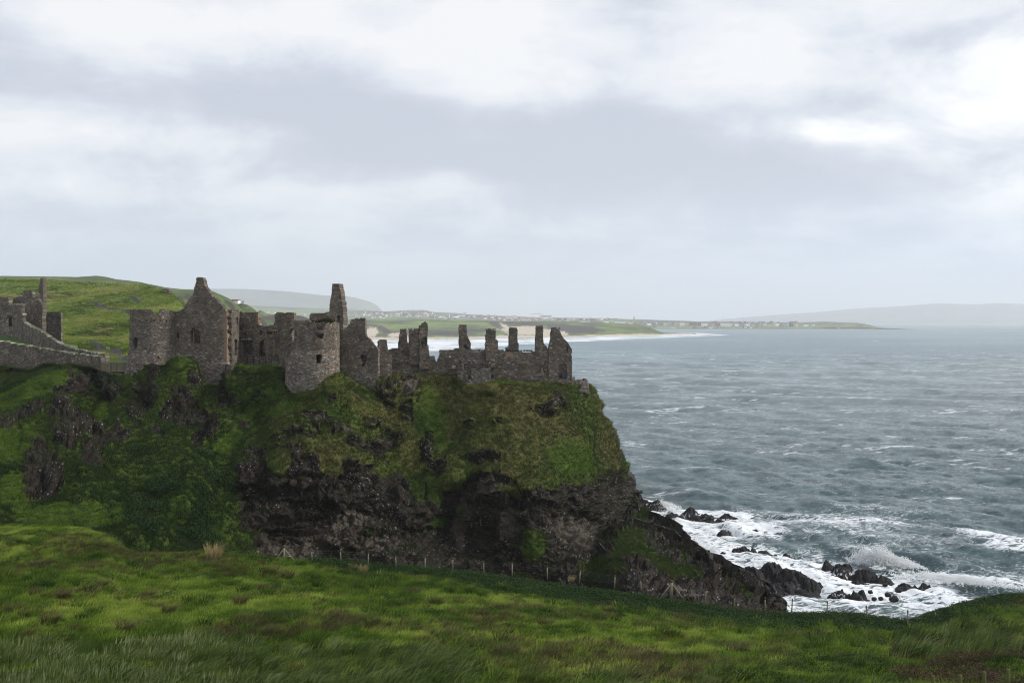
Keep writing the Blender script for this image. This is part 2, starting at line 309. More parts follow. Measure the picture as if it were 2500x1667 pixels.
PALES = [(700, 1345, 110, 36, .1), (800, 1310, 110, 44, .0), (860, 1270, 80, 34, 0), (920, 1330, 90, 36, .1), (1180, 1190, 90, 26, 0), (1130, 1260, 34, 60, .2), (1150, 1200, 50, 24, 0), (1400, 1290, 90, 46, .1), (1440, 1320, 60, 26, .2), (1120, 1310, 22, 60, -.2), (1240, 1270, 30, 50, 0), (1000, 945, 28, 34, 0), (770, 1020, 40, 20, 0), (1180, 985, 20, 10, 0), (860, 1050, 40, 12, 0), (1670, 1470, 60, 14, .2), (1340, 985, 36, 14, 0)]
def ctrl_depth(px, py):
    """smooth distance field through the control points (normalised inverse-distance with local slope)"""
    out = np.zeros(px.shape); w = np.zeros(px.shape)
    c = DCTRL
    # local gradients of the control net
    gx = np.zeros(len(c)); gy = np.zeros(len(c))
    for i in range(len(c)):
        dx = c[:, 0]-c[i, 0]; dy = (c[:, 1]-c[i, 1]); r2 = dx*dx+dy*dy; ww = np.exp(-r2/(2*95.0**2)); ww[i] = 0
        A = np.array([[np.sum(ww*dx*dx)+4e2, np.sum(ww*dx*dy)], [np.sum(ww*dx*dy), np.sum(ww*dy*dy)+4e2]]); b = np.array([np.sum(ww*dx*(c[:, 2]-c[i, 2])), np.sum(ww*dy*(c[:, 2]-c[i, 2]))])
        gx[i], gy[i] = np.linalg.solve(A, b)
    for i in range(len(c)):
        dx = px-c[i, 0]; dy = py-c[i, 1]; r2 = dx*dx+dy*dy
        ww = 1/(r2+18.0**2)**1.6
        lim = 1/(1+r2/150.0**2)
        out += ww*(c[i, 2]+lim*(gx[i]*dx+gy[i]*dy)); w += ww
    return out/w
def land_masks(px, py, X):
    nz = fbm(X[..., 0], X[..., 1], X[..., 2], 6.0, 5, 0.6, 3)
    rock = np.full(px.shape, -1.0)
    for e in ROCKS: rock = np.maximum(rock, np.minimum(ell(px, py, *e)*min(e[2], e[3])/22.0, 1.0))
    turf = np.full(px.shape, -1.0)
    for e in TURFS: turf = np.maximum(turf, ell(px, py, *e)*1.2)
    nz2 = fbm(X[..., 0], X[..., 1], X[..., 2], 2.4, 4, 0.65, 13)
    rock = rock*1.0+nz*0.9+nz2*0.75
    rock = np.minimum(rock, 0.5-turf*1.3+nz*0.6)
    rock = sstep(rock, -0.02, 0.22)
    pale = np.full(px.shape, 0.0)
    for e in PALES: pale = np.maximum(pale, np.clip(ell(px, py, *e)*1.6, 0, 1))
    dryn = fbm(X[..., 0], X[..., 1], X[..., 2]*0.6, 9.0, 4, 0.55, 9)
    base = 0.30+0.25*sstep(px, 560, 760)*(1-sstep(py, 1130, 1250))+0.12*sstep(px, 800, 1000)*(1-sstep(py, 1080, 1150))-0.42*sstep(py, 1060, 1180)*(1-sstep(px, 520, 640))-0.35*np.clip(ell(px, py, 1050, 1010, 60, 90)*2, 0, 1)-0.4*np.clip(ell(px, py, 1390, 1120, 80, 60, .3)*2, 0, 1)-0.3*np.clip(ell(px, py, 560, 1050, 130, 70, -.8)*2, 0, 1)
    dry = np.clip(base+dryn*0.55, 0, 1)
    return rock, dry, pale
def worley(x, y, z, seed):
    """random value of the nearest cell and the gap to the second nearest: broken rock faces"""
    sh = x.shape; x = x.ravel(); y = y.ravel(); z = z.ravel(); ix = np.floor(x).astype(int); iy = np.floor(y).astype(int); iz = np.floor(z).astype(int)
    d1 = np.full(x.shape, 9.0); d2 = np.full(x.shape, 9.0); val = np.zeros(x.shape)
    for i in (-1, 0, 1):
        for j in (-1, 0, 1):
            for k in (-1, 0, 1):
                a, b, c = (ix+i+seed) & 63, (iy+j) & 63, (iz+k) & 63
                jx = _T[a, b, c]*.5+.5; jy = _T[b, c, a]*.5+.5; jz = _T[c, a, b]*.5+.5
                dx = ix+i+jx-x; dy = iy+j+jy-y; dz = iz+k+jz-z; q = np.sqrt(dx*dx+dy*dy+dz*dz)
                h = _T[(a+17) & 63, (b+5) & 63, c]*.5+.5 + .55*(_T[(a+9) & 63, b, c]*dx+_T[a, (b+9) & 63, c]*dz)
                n = q < d1; d2 = np.where(n, d1, np.minimum(d2, q)); val = np.where(n, h, val); d1 = np.where(n, q, d1)
    return val.reshape(sh), (d2-d1).reshape(sh)
def build_headland():
    nx, ny, nwr, ntop = 1060, 450, 24, 24
    L = -420.0
    u = np.linspace(0, 1, nx); v = np.linspace(0, 1, ny)
    xt = L+u*(1437-L)
    T = interp(xt, TOPL); TD = interp(xt, TOPD)
    B = 1560-0*u
    U, V = np.meshgrid(u, v)
    PY = B[None]+V*(T-B)[None]
    R = np.interp(PY, [a for a, b in RIGHT], [b for a, b in RIGHT])
    R = R+fbm(PY, PY*0, PY*0, 26, 3, 0.6, 5)*(5+5*sstep(PY, 1240, 1330))*(PY > 950)
    PX = L+U*(R-L)
    D = ctrl_depth(PX, PY)
    # join the top edge to the footings of the walls
    k = np.clip((PY-T[None])/42.0, 0, 1); k = k*k*(3-2*k)
    D = TD[None]*(1-k)+D*k
    # the grassy hillock at the left stands in front of the wall foot
    hy = interp(PX, HILLOCK); inh = sstep(hy-PY, -4, 16)*(1-sstep(PX, 225, 250))
    D = D+inh*sstep(PX, -60, 120)*16.0*sstep(PY-T[None], 0, 25)
    # curve away at the sea end
    e = np.clip((U-0.965)/0.035, 0, 1); D = D+e**2.2*7.0
    # never sink below the water line in front of the sea
    tz = sstep(PX, 1420, 1560); cz = 41.5-1.8*tz-7*np.clip((1-U)/0.14, 0, 1)*tz+0.9*tz*fbm(PX, PY, 0*PX, 30, 3, .5, 66); D = np.minimum(D, cz*F/np.maximum(PY-HY, 150.0)+np.where(PY < 1180, 500, 0))
    X = P3(PX, PY, D)
    rock, dry, pale = land_masks(PX, PY, X)
    N = grid_normals(X); N *= np.where(N[..., 1:2] > 0, -1, 1)
    x, y, z = X[..., 0], X[..., 1], X[..., 2]
    # broad lumps and gullies, craggy rock, tussocky turf
    h = fbm(x, y, z, 16, 4, 0.5, 20)*2.0
    cr = fbm(x, y*0.6, z*0.75, 5.5, 6, 0.62, 30, True)
    bl = np.abs(vn(x/2.3, y/2.3, z/1.5, 41))+0.6*np.abs(vn(x/1.05, y/1.05, z/0.8, 42))+0.35*np.abs(vn(x/.5, y/.5, z/0.45, 43))
    strata = np.abs(((z*0.42+0.8*fbm(x, y, z, 14, 2, .5, 8)) % 1.0)-0.5)*2
    wc, wf = worley(x/2.6, y/2.6, z/1.9, 5); wc2, wf2 = worley(x/1.05, y/1.05, z/0.85, 9)
    rk = cr*1.1+(wc-.5)*1.5+(wc2-.5)*0.8+strata*0.35-0.4*(wf < .08)-0.25*(wf2 < .08)-.45
    for c in CAVES: rk = rk-np.clip(ell(PX, PY, *c[:5])*1.8, 0, 1)*c[5]
    holes = np.clip(vn(x/2.6, y/3, z/2.2, 77)-0.45, 0, 1)*3.2
    rk = rk-holes*pale
    ts = fbm(x, y, z*1.2, 1.7, 4, 0.62, 50)*0.55+np.abs(fbm(x, y, z, 3.2, 3, 0.5, 55))*0.5
    edge = np.clip(np.minimum(U/0.01, 1), 0, 1)*np.clip((PY-T[None])/10.0, 0.12, 1)
    h = (h+rk*rock+ts*(1-rock)*1.0)*edge
    X = X+N*h[..., None]
    # turf roots on every ledge that faces up
    nz_ = np.abs(grid_normals(X)[..., 2]); k3 = lambda A: (A+np.roll(A, 1, 0)+np.roll(A, -1, 0)+np.roll(A, 1, 1)+np.roll(A, -1, 1))/5
    nz_ = k3(k3(nz_)); grow = np.where(PX < 560, 0.38, np.where(PY < 1085, 0.8, 0.34))*(1-sstep(PY, 1330, 1420)*sstep(PX, 1450, 1560)*.9)*sstep(nz_+0.25*fbm(x, y, z, 2.0, 3, .6, 88), 0.42, 0.68)
    rock = np.clip(rock-grow*sstep(1.2-pale, 0.4, 1), 0, 1)
    # sea end: wrap back out of sight
    W = []
    last = X[:, -1]
    for i in range(1, nwr+1):
        t = i/nwr; off = np.zeros_like(last); off[:, 1] = 34*t; off[:, 0] = 1.0*math.sin(t*3.0)-9*t*t
        wob = fbm(last[:, 0]+i*1.3, last[:, 1]+off[:, 1], last[:, 2], 4, 4, 0.6, 60)*1.6*min(1, i/3)
        q = last+off; q[:, 0] += wob; W.append(q)
    X = np.concatenate([X, np.stack(W, 1)], 1)
    ext = lambda A: np.concatenate([A, np.repeat(A[:, -1:], nwr, 1)], 1)
    rock, dry, pale = ext(rock), ext(dry), ext(pale)
    # plateau behind the crest, then down to the sea
    top = X[-1]; rows = []
    ptx = np.concatenate([xt, np.full(nwr, 1437)])
    zpl = -9.5+0*ptx; 
    for i in range(1, ntop+1):
        t = i/ntop; q = top.copy(); back = 44*t*(1.0); q[:, 1] += back
        zt = np.where(t < 0.72, top[:, 2]+(-0.4), top[:, 2]-(t-0.72)/0.28*36)
        q[:, 2] = zt+fbm(q[:, 0], q[:, 1], 0*q[:, 0], 5, 3, .5, 4)*0.35*min(1, i/4)
        q[:, 0] -= np.where(ptx > 1400, t*6, 0)
        rows.append(q)
    X = np.concatenate([X, np.stack(rows)], 0)
    pad = lambda A, val: np.concatenate([A, np.full((ntop, A.shape[1]), val)], 0)
    rock, dry, pale = pad(rock, 0.0), pad(dry, 0.2), pad(pale, 0)
    ny2, nx2 = X.shape[:2]
    me = mesh_arrays('headland', X, grid_faces(ny2, nx2), M['headland'], {'rock': rock.ravel(), 'dry': dry.ravel(), 'pale': pale.ravel()})
    o = obj('headland', me); tag(o, kind='structure')
    return X, rock, dry, U, PX, PY, ny
HX, HROCK, HDRY, HU, HPX, HPY, HNY = build_headland()

# ------------------------------------------------------------------ near field
FT = [(-900, 1300), (-200, 1284), (0, 1283), (100, 1281), (200, 1290), (260, 1308), (310, 1345), (330, 1352), (500, 1350), (630, 1360), (800, 1375), (950, 1390), (1150, 1408), (1350, 1436), (1500, 1456), (1650, 1478), (1800, 1500), (1950, 1510), (2050, 1508), (2120, 1514), (2170, 1524), (2215, 1528), (2250, 1518), (2300, 1500), (2340, 1485), (2440, 1464), (2520, 1458), (2800, 1440), (3300, 1420)]
FD = [(-900, 96), (0, 100), (200, 98), (320, 90), (900, 88), (1600, 85), (2200, 78), (2300, 84), (2500, 95), (3300, 100)]
def field_depth(px, py):
    yE = interp(px, FT); dE = interp(px, FD)
    return 1/(1/dE+(py-yE)/(1667-yE)*(1/42.0-1/dE))
def field_bump(x, y):
    return fbm(x, y, 0*x, 7, 3, 0.5, 70)*0.35+fbm(x, y, 0*x, 1.6, 3, 0.55, 72)*0.24+np.clip(vn(x/2.2, y/1.6, 0*x, 75)-0.25, 0, 1)*0.5
def field_point(px, py):
    d = field_depth(px, py); p = P3(px, py, d); p[..., 2] += field_bump(p[..., 0], p[..., 1])*sstep(py-interp(px, FT), 0, 12); return p
def field_dry(x, y):
    return fbm(x, y, 0*x, 6.5, 4, 0.6, 81)
def build_field():
    px = np.concatenate([np.linspace(-900, -40, 60), np.linspace(-30, 2530, 520), np.linspace(2545, 3300, 60)])
    t = np.concatenate([np.linspace(0, 1, 210), 1+np.linspace(0.02, 9, 70)])
    PX, Tt = np.meshgrid(px, t); yE = interp(PX, FT); PY = yE+Tt*(1700-yE)
    X = field_point(PX, PY)
    back = []
    e = X[0]
    for i in range(1, 30):
        s = i/29; q = e.copy(); q[:, 1] += 26*s; q[:, 0] *= q[:, 1]/e[:, 1]; q[:, 2] -= (26*s)**1.28*0.42+fbm(q[:, 0], q[:, 1], q[:, 2], 3, 3, .5, 5)*0.4; back.append(q)
    X = np.concatenate([np.stack(back[::-1]), X], 0)
    x, y = X[..., 0], X[..., 1]
    dry = np.clip(0.25+field_dry(x, y)*0.8, 0, 1)
    X[..., 2] += 0.0
    me = mesh_arrays('meadow', X[::-1], grid_faces(*X.shape[:2]), M['field'], {'rock': 0*x.ravel(), 'dry': dry[::-1].ravel(), 'pale': 0*x.ravel()})
    tag(obj('grass_field', me), kind='structure')
build_field()

# ------------------------------------------------------------------ land further off: strips traced along their skylines
LANDS = {}
def strip(name, top, base, dtop, dbase, mat, nx=400, ny=60, amp=3.0, size=60.0, p=1.0, rocks=(), pales=(), drys=(), back=None, dropz=None, seed=0, ridge=0.0):
    x0, x1 = top[0][0], top[-1][0]
    px = np.linspace(x0, x1, nx); t = np.linspace(0, 1, ny)
    Tp = interp(px, top); Bs = interp(px, base); dt = interp(px, dtop); db = interp(px, dbase)
    PXg, Tg = np.meshgrid(px, t)
    PY = Bs[None]+Tg*(Tp-Bs)[None]; D = db[None]+(dt-db)[None]*Tg**p
    X = P3(PXg, PY, D); fade = np.clip((1-Tg)/0.08, 0.25, 1)
    n = fbm(X[..., 0], X[..., 1], X[..., 2], size, 5, 0.55, seed)
    if ridge: n = n+ridge*fbm(X[..., 0]+X[..., 1]*0.2, X[..., 1]*0.5, 0*X[..., 2], size*0.6, 4, 0.5, seed+5, True)
    if ridge: X[..., 2] += 0.55*fbm(X[..., 0], X[..., 1], 0*X[..., 2], 4.5, 4, 0.6, seed+9)*fade
    X[..., 2] += n*amp*fade*np.clip(Tg/0.1, 0, 1); X[..., 1] += n*amp*2*fade
    def m(lst):
        r = np.full(PY.shape, -1.0)
        for e in lst: r = np.maximum(r, ell(PXg, PY, *e))
        return sstep(r+0.35*fbm(PXg, PY*2.2, 0*PXg, 14, 4, 0.6, seed+3)+0.45*fbm(PXg, PY*2.0, 0*PXg, 3.5, 4, 0.7, seed+8), -0.02, 0.25)
    at = {'rock': m(rocks) if rocks else 0*PY, 'pale': m(pales) if pales else 0*PY, 'dry': np.clip((m(drys) if drys else 0*PY), 0, 1)}
    # far side falls away behind the skyline
    bk = back or (dt.mean()-db.mean())*0.5+40
    rows = []; e = X[-1]
    for i in range(1, 9):
        s = i/8; q = e.copy(); q[:, 1] += bk*s; q[:, 0] *= q[:, 1]/e[:, 1]; q[:, 2] = e[:, 2]-(e[:, 2]-SEA+2)*s**1.6; rows.append(q)
    X = np.concatenate([X, np.stack(rows)], 0)
    at = {k: np.concatenate([v, np.repeat(v[-1:], 8, 0)*0], 0).ravel() for k, v in at.items()}
    o = obj(name, mesh_arrays(name, X, grid_faces(*X.shape[:2]), mat, at)); tag(o, kind='structure')
    LANDS[name] = (top, base, dtop, dbase, p); return o
M['far_hill'] = mat_far('far_hill_grass', ((0.050, 0.085, 0.025), (0.08, 0.12, 0.03), (0.14, 0.15, 0.06)), 0.012, (1, 1, 3))
M['dunes'] = mat_far('dune_grass', ((0.055, 0.075, 0.03), (0.10, 0.125, 0.04), (0.16, 0.22, 0.045)), 0.010, (1, 0.5, 2))
M['town'] = mat_far('town_ground', ((0.10, 0.12, 0.08), (0.17, 0.18, 0.13), (0.20, 0.27, 0.09)), 0.004, (1, .6, 2))
M['blue_hill'] = mat_far('distant_hill', ((0.15, 0.17, 0.16), (0.18, 0.20, 0.18), (0.21, 0.22, 0.19)), 0.0008)  # raised pale grey: part of the distance haze is put into the colour

strip('hillside', [(-500, 676), (0, 682), (100, 686), (200, 689), (300, 692), (350, 696), (390, 708), (420, 722), (436, 738), (450, 760), (470, 800), (500, 860)],
      [(-500, 930), (0, 925), (250, 930), (500, 960)], [(-500, 520), (0, 560), (300, 520), (420, 430), (500, 380)], [(-500, 215), (0, 212), (250, 212), (500, 225)], M['mainland'], 520, 280, 3.2, 40, 1.35,
      rocks=[(200, 719, 16, 1.6, .3), (230, 752, 22, 5, .5), (262, 760, 30, 7, .25), (292, 768, 30, 7, .2), (160, 753, 20, 1.8, .2), (215, 842, 24, 8, .0), (240, 856, 30, 8, .3), (280, 868, 30, 16, .0), (300, 900, 50, 20, 0), (432, 728, 6, 12, .2), (330, 740, 40, 3, .2)],
      drys=[(50, 730, 260, 10, 0), (150, 722, 60, 8, 0), (300, 715, 70, 10, .1), (200, 690, 200, 3, 0), (230, 800, 60, 20, .3), (250, 830, 60, 14, .3), (160, 830, 24, 20, 0), (370, 755, 40, 6, 0)], seed=11, ridge=0.5)
strip('green_hill', [(-600, 668), (0, 673), (100, 675), (190, 676), (235, 673), (260, 676), (285, 682), (340, 688), (400, 700), (440, 706), (470, 708), (506, 708), (520, 711), (541, 720), (561, 729), (577, 741), (590, 756), (600, 768), (620, 790)],
      [(-600, 720), (300, 740), (620, 830)], [(-600, 1300), (300, 1150), (620, 900)], [(-600, 760), (620, 650)], M['far_hill'], 420, 50, 3, 60, 1.0, rocks=[(480, 735, 40, 9, .5), (560, 745, 24, 5, .7), (440, 730, 10, 10, .5)], seed=21)
strip('cliff_headland', [(540, 760), (580, 742), (590, 741), (602, 744), (614, 750), (626, 760), (640, 775), (660, 800), (680, 820)], [(540, 840), (680, 850)], [(540, 1500), (680, 1350)], [(540, 1250), (680, 1200)], M['far_hill'], 160, 30, 3, 50, rocks=[(595, 744, 16, 3, 0), (640, 790, 20, 12, .8)], seed=31)
strip('dark_headland', [(600, 770), (630, 760), (635, 757), (643, 760), (651, 765), (669, 768), (690, 768), (720, 770), (737, 771), (753, 777), (800, 781), (840, 783), (858, 792), (875, 808), (893, 826)], [(600, 840), (893, 836)], [(600, 2000), (893, 2100)], [(600, 1850), (893, 1950)], M['far_hill'], 200, 30, 4, 60, rocks=[(700, 775, 90, 8, 0), (840, 793, 40, 9, .3), (870, 815, 24, 10, .5)], seed=41)
def sea_d(y): return -SEA*F/(y-HY)
shore = [(760, 834), (900, 830.5), (1000, 829), (1150, 827), (1300, 825), (1450, 822), (1560, 819.5), (1640, 817.5), (1700, 815.5)]
strip('dune_coast', [(760, 783), (880, 779), (1000, 779), (1100, 781), (1205, 783), (1228, 785), (1255, 784), (1290, 784), (1330, 783), (1362, 783), (1419, 786), (1467, 787), (1514, 789), (1562, 793), (1586, 799), (1606, 808), (1620, 814), (1660, 815), (1700, 815)],
      shore, [(760, 3400), (1100, 3500), (1400, 3600), (1560, 3450), (1640, 3200), (1700, 3260)], [(a, sea_d(b)) for a, b in shore], M['dunes'], 700, 60, 4.0, 110, 1.0,
      pales=[(1290, 808, 74, 12, .05), (1340, 815, 50, 7, .0), (1240, 802, 22, 6, .6), (907, 812, 18, 14, .0), (970, 819, 26, 7, .0), (830, 828, 300, 3.5, 0), (1150, 824, 400, 3.0, -.01), (1500, 819, 130, 3.2, -.025), (1640, 816.5, 60, 2.2, -.02)],
      rocks=[(1280, 790, 80, 5, .05), (1215, 795, 26, 7, .4), (1385, 802, 60, 12, .1), (1430, 806, 50, 10, 0), (1000, 812, 80, 6, 0), (1100, 814, 90, 6, .0), (940, 806, 24, 7, .4), (905, 796, 20, 4, 0), (1160, 806, 40, 6, 0)],
      drys=[(1100, 789, 150, 2.5, 0), (1000, 795, 120, 3, 0), (950, 801, 60, 2, 0), (950, 781, 60, 2, 0)], seed=51, back=600)
strip('town_peninsula', [(540, 744), (600, 745), (640, 747), (750, 752), (810, 755), (880, 758), (940, 760), (1000, 757), (1035, 757), (1060, 762), (1110, 764), (1150, 768), (1300, 774), (1500, 778), (1700, 784), (1900, 787), (1990, 786), (2010, 785), (2050, 787), (2090, 788), (2112, 790), (2135, 796), (2150, 800), (2200, 803), (2240, 804.5)],
      [(540, 803), (2100, 803.5), (2240, 805)], [(540, 7600), (860, 7000), (1300, 6400), (1700, 5900), (2240, 5150)], [(540, 5372), (2100, 5230), (2240, 4860)], M['town'], 700, 40, 6, 220, 1.0, rocks=[(2080, 801, 100, 1.6, 0), (2180, 803, 60, 2.0, 0)], drys=[(1760, 797, 130, 2.0, 0), (1930, 797, 100, 2.5, 0), (700, 765, 120, 3, 0), (760, 758, 100, 2, 0)], seed=61, back=500)
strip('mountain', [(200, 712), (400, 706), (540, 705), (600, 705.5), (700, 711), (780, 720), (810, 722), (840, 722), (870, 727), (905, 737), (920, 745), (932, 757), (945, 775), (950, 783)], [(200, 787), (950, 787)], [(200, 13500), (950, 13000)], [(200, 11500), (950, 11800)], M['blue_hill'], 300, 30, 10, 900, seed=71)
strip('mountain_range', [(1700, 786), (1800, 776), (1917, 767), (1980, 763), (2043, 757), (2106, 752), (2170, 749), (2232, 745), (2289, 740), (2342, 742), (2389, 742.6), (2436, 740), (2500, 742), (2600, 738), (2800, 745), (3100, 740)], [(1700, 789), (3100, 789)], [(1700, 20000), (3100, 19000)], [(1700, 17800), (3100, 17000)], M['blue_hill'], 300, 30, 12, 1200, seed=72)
# ------------------------------------------------------------------ sea
FOAM_ZONE = [(1555, 1235), (1640, 1222), (1760, 1240), (1850, 1272), (1960, 1300), (2060, 1322), (2150, 1345), (2230, 1385), (2330, 1410), (2450, 1425), (2620, 1440), (2900, 1470), (2900, 1700), (1300, 1700), (1450, 1400), (1540, 1290)]
REEFS = [  # name label, lumps (px, py, rx, ry, height)
    ('low black reef closest to the foot of the cliff, furthest from the meadow', [(1575, 1226, 22, 9, 1.6), (1602, 1232, 20, 12, 2.6), (1588, 1246, 18, 8, 1.4), (1568, 1262, 14, 6, 1.0)]),
    ('long low black reef with water pouring off its near edge, beyond the smallest reef', [(1640, 1258, 30, 9, 1.4), (1688, 1252, 20, 10, 3.0), (1720, 1262, 50, 9, 1.2), (1778, 1266, 26, 13, 2.2), (1745, 1272, 60, 6, 0.6)]),
    ('small flat black reef alone in white foam between two longer reefs', [(1772, 1300, 18, 5, .9), (1812, 1292, 28, 8, 1.7), (1848, 1298, 24, 7, 1.1)]),
    ('wide black reef with a humped crest and a waterfall ledge on its right half', [(1735, 1354, 16, 7, 1.1), (1770, 1360, 20, 10, 1.7), (1812, 1352, 46, 15, 3.6), (1860, 1352, 30, 10, 1.6), (1905, 1362, 44, 9, 1.2)]),
    ('largest black rock mass, a high ridge running from the cliff spur into the surf', [(1770, 1408, 40, 20, 3.6), (1830, 1410, 46, 24, 5.0), (1882, 1404, 46, 22, 5.6), (1930, 1412, 44, 18, 3.8), (1972, 1424, 36, 12, 2.0), (1915, 1432, 60, 8, .8), (1890, 1446, 30, 8, 1.2), (1870, 1442, 20, 12, 1.6)]),
    ('jagged black reef running down to the right behind the breaking wave', [(2018, 1384, 20, 9, 2.6), (2060, 1392, 28, 9, 2.4), (2108, 1404, 32, 12, 2.8), (2150, 1413, 30, 9, 1.4), (2050, 1409, 24, 5, .8), (2092, 1422, 30, 4, .6)]),
    ('thin sliver of rock awash right of the jagged reef', [(2215, 1428, 28, 5, .6), (2265, 1431, 14, 3, .45)]),
    ('small domed clump of black rocks above the pillar shaped stack', [(2052, 1448, 26, 10, 1.7), (2070, 1456, 14, 6, 1.0)]),
    ('upright black rock stack with a pointed foot, nearest to the fence', [(2096, 1458, 18, 12, 2.4), (2091, 1476, 8, 7, 2.0), (2112, 1450, 12, 8, 1.4)]),
]
def sea_xy(px, py):
    d = -SEA*F/(np.asarray(py, float)-HY); return (np.asarray(px, float)-CX)/F*d, d
def ocean_tile(N, Lt, wind, wdir, seed, lmin):
    r = np.random.default_rng(seed); k = np.fft.fftfreq(N, Lt/N)*2*np.pi
    kx, ky = np.meshgrid(k, k); kk = np.hypot(kx, ky); kk[0, 0] = 1e-6
    Lw = wind*wind/9.81; cosf = (kx*wdir[0]+ky*wdir[1])/kk
    ph = np.exp(-1/(kk*Lw)**2)/kk**3.7*np.where(cosf > 0, np.abs(cosf)**3, 0.15*np.abs(cosf)**3)*np.exp(-(kk*lmin)**2); ph[0, 0] = 0
    h = (r.normal(size=(N, N))+1j*r.normal(size=(N, N)))*np.sqrt(ph)
    H = np.real(np.fft.ifft2(h)); s = H.std()
    Dx = np.real(np.fft.ifft2(-1j*kx/kk*h))/s; Dy = np.real(np.fft.ifft2(-1j*ky/kk*h))/s
    return H/s, Dx, Dy
def sample_tile(A, x, y, Lt):
    N = A.shape[0]; u = (x/Lt % 1)*N; v = (y/Lt % 1)*N
    iu = np.floor(u).astype(int); iv = np.floor(v).astype(int); fu = u-iu; fv = v-iv
    iu %= N; iv %= N; iu1 = (iu+1) % N; iv1 = (iv+1) % N
    return (A[iv, iu]*(1-fu)+A[iv, iu1]*fu)*(1-fv)+(A[iv1, iu]*(1-fu)+A[iv1, iu1]*fu)*fv
def mat_sea():
    m, g = new_mat('sea_water'); pos = g('ShaderNodeNewGeometry').outputs['Position']
    foam = g.attr('foam'); far = g.attr('far')
    mp = g('ShaderNodeMapping', {'Vector': pos, 'Rotation': (0, 0, -0.35), 'Scale': (0.45, 1.0, 1.0)}).outputs[0]
    a = g.noise(mp, 1.1, 7, 0.62, dist=0.6); b = g.noise(mp, 0.22, 5, 0.6, dist=0.8)
    # lacy foam: fine ridges broken by larger patches
    lace = g.math('ABSOLUTE', g.math('SUBTRACT', g.noise(mp, 0.55, 6, 0.65, dist=1.2), 0.5))
    lace = g.math('SUBTRACT', 1.0, g.math('MULTIPLY', lace, 7.0), clamp=True)
    ff = g.math('ADD', g.math('MULTIPLY', foam, 1.2), g.math('MULTIPLY', g.math('SUBTRACT', g.math('ADD', g.math('MULTIPLY', a, 0.5), g.math('MULTIPLY', lace, 0.5)), 0.74), 1.5))
    ff = g.step(ff, 0.22, 0.72)
    # foam flecks of the open sea, long and thin
    mq = g('ShaderNodeMapping', {'Vector': pos, 'Rotation': (0, 0, 0.12), 'Scale': (0.30, 1.0, 1.0)}).outputs[0]
    fl = g.math('MULTIPLY', g.step(g.noise(mq, 0.13, 6, 0.62), 0.585, 0.655), g.step(g.noise(mq, 0.7, 4, 0.6), 0.42, 0.6))
    fl = g.math('MULTIPLY', fl, 0.8)
    ff = g.math('MAXIMUM', ff, fl)
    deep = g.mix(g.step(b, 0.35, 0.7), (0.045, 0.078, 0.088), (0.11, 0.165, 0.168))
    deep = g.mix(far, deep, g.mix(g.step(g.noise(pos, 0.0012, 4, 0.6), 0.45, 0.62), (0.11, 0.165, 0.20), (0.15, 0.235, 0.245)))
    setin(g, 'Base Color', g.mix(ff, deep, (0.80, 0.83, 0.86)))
    setin(g, 'Roughness', g.math('ADD', 0.10, g.math('ADD', g.math('MULTIPLY', ff, 0.7), g.math('MULTIPLY', far, 0.20))))
    g.b.inputs['IOR'].default_value = 1.33; setin(g, 'Specular IOR Level', g.math('SUBTRACT', 0.5, g.math('MULTIPLY', ff, 0.4)))
    h = g.math('ADD', g.math('MULTIPLY', g.noise(mp, 1.6, 5, 0.65), 0.5), g.math('MULTIPLY', g.noise(mp, 0.35, 4, 0.6), 1.0))
    hf = g.math('MULTIPLY', g.noise(mp, 0.06, 6, 0.7), g.math('MULTIPLY', far, 7.0))
    bump(g, g.math('ADD', h, hf), 0.9, 0.75)
    return m
M['sea'] = mat_sea()
def reef_height(x, y):
    """height of the reef rocks above the water and a nearness field"""
    near = np.zeros(x.shape)
    for lab, L in REEFS:
        for (px, py, rx, ry, h) in L:
            cx, cy = sea_xy(px, py); ax = rx*cy/F*1.0; ay = max(ry*cy*cy/(F*42.0)*0.55, ax*0.35)
            q = np.sqrt(((x-cx)/(ax+3))**2+((y-cy)/(ay+4))**2); near = np.maximum(near, np.clip(1.7-q, 0, 1))
    return near
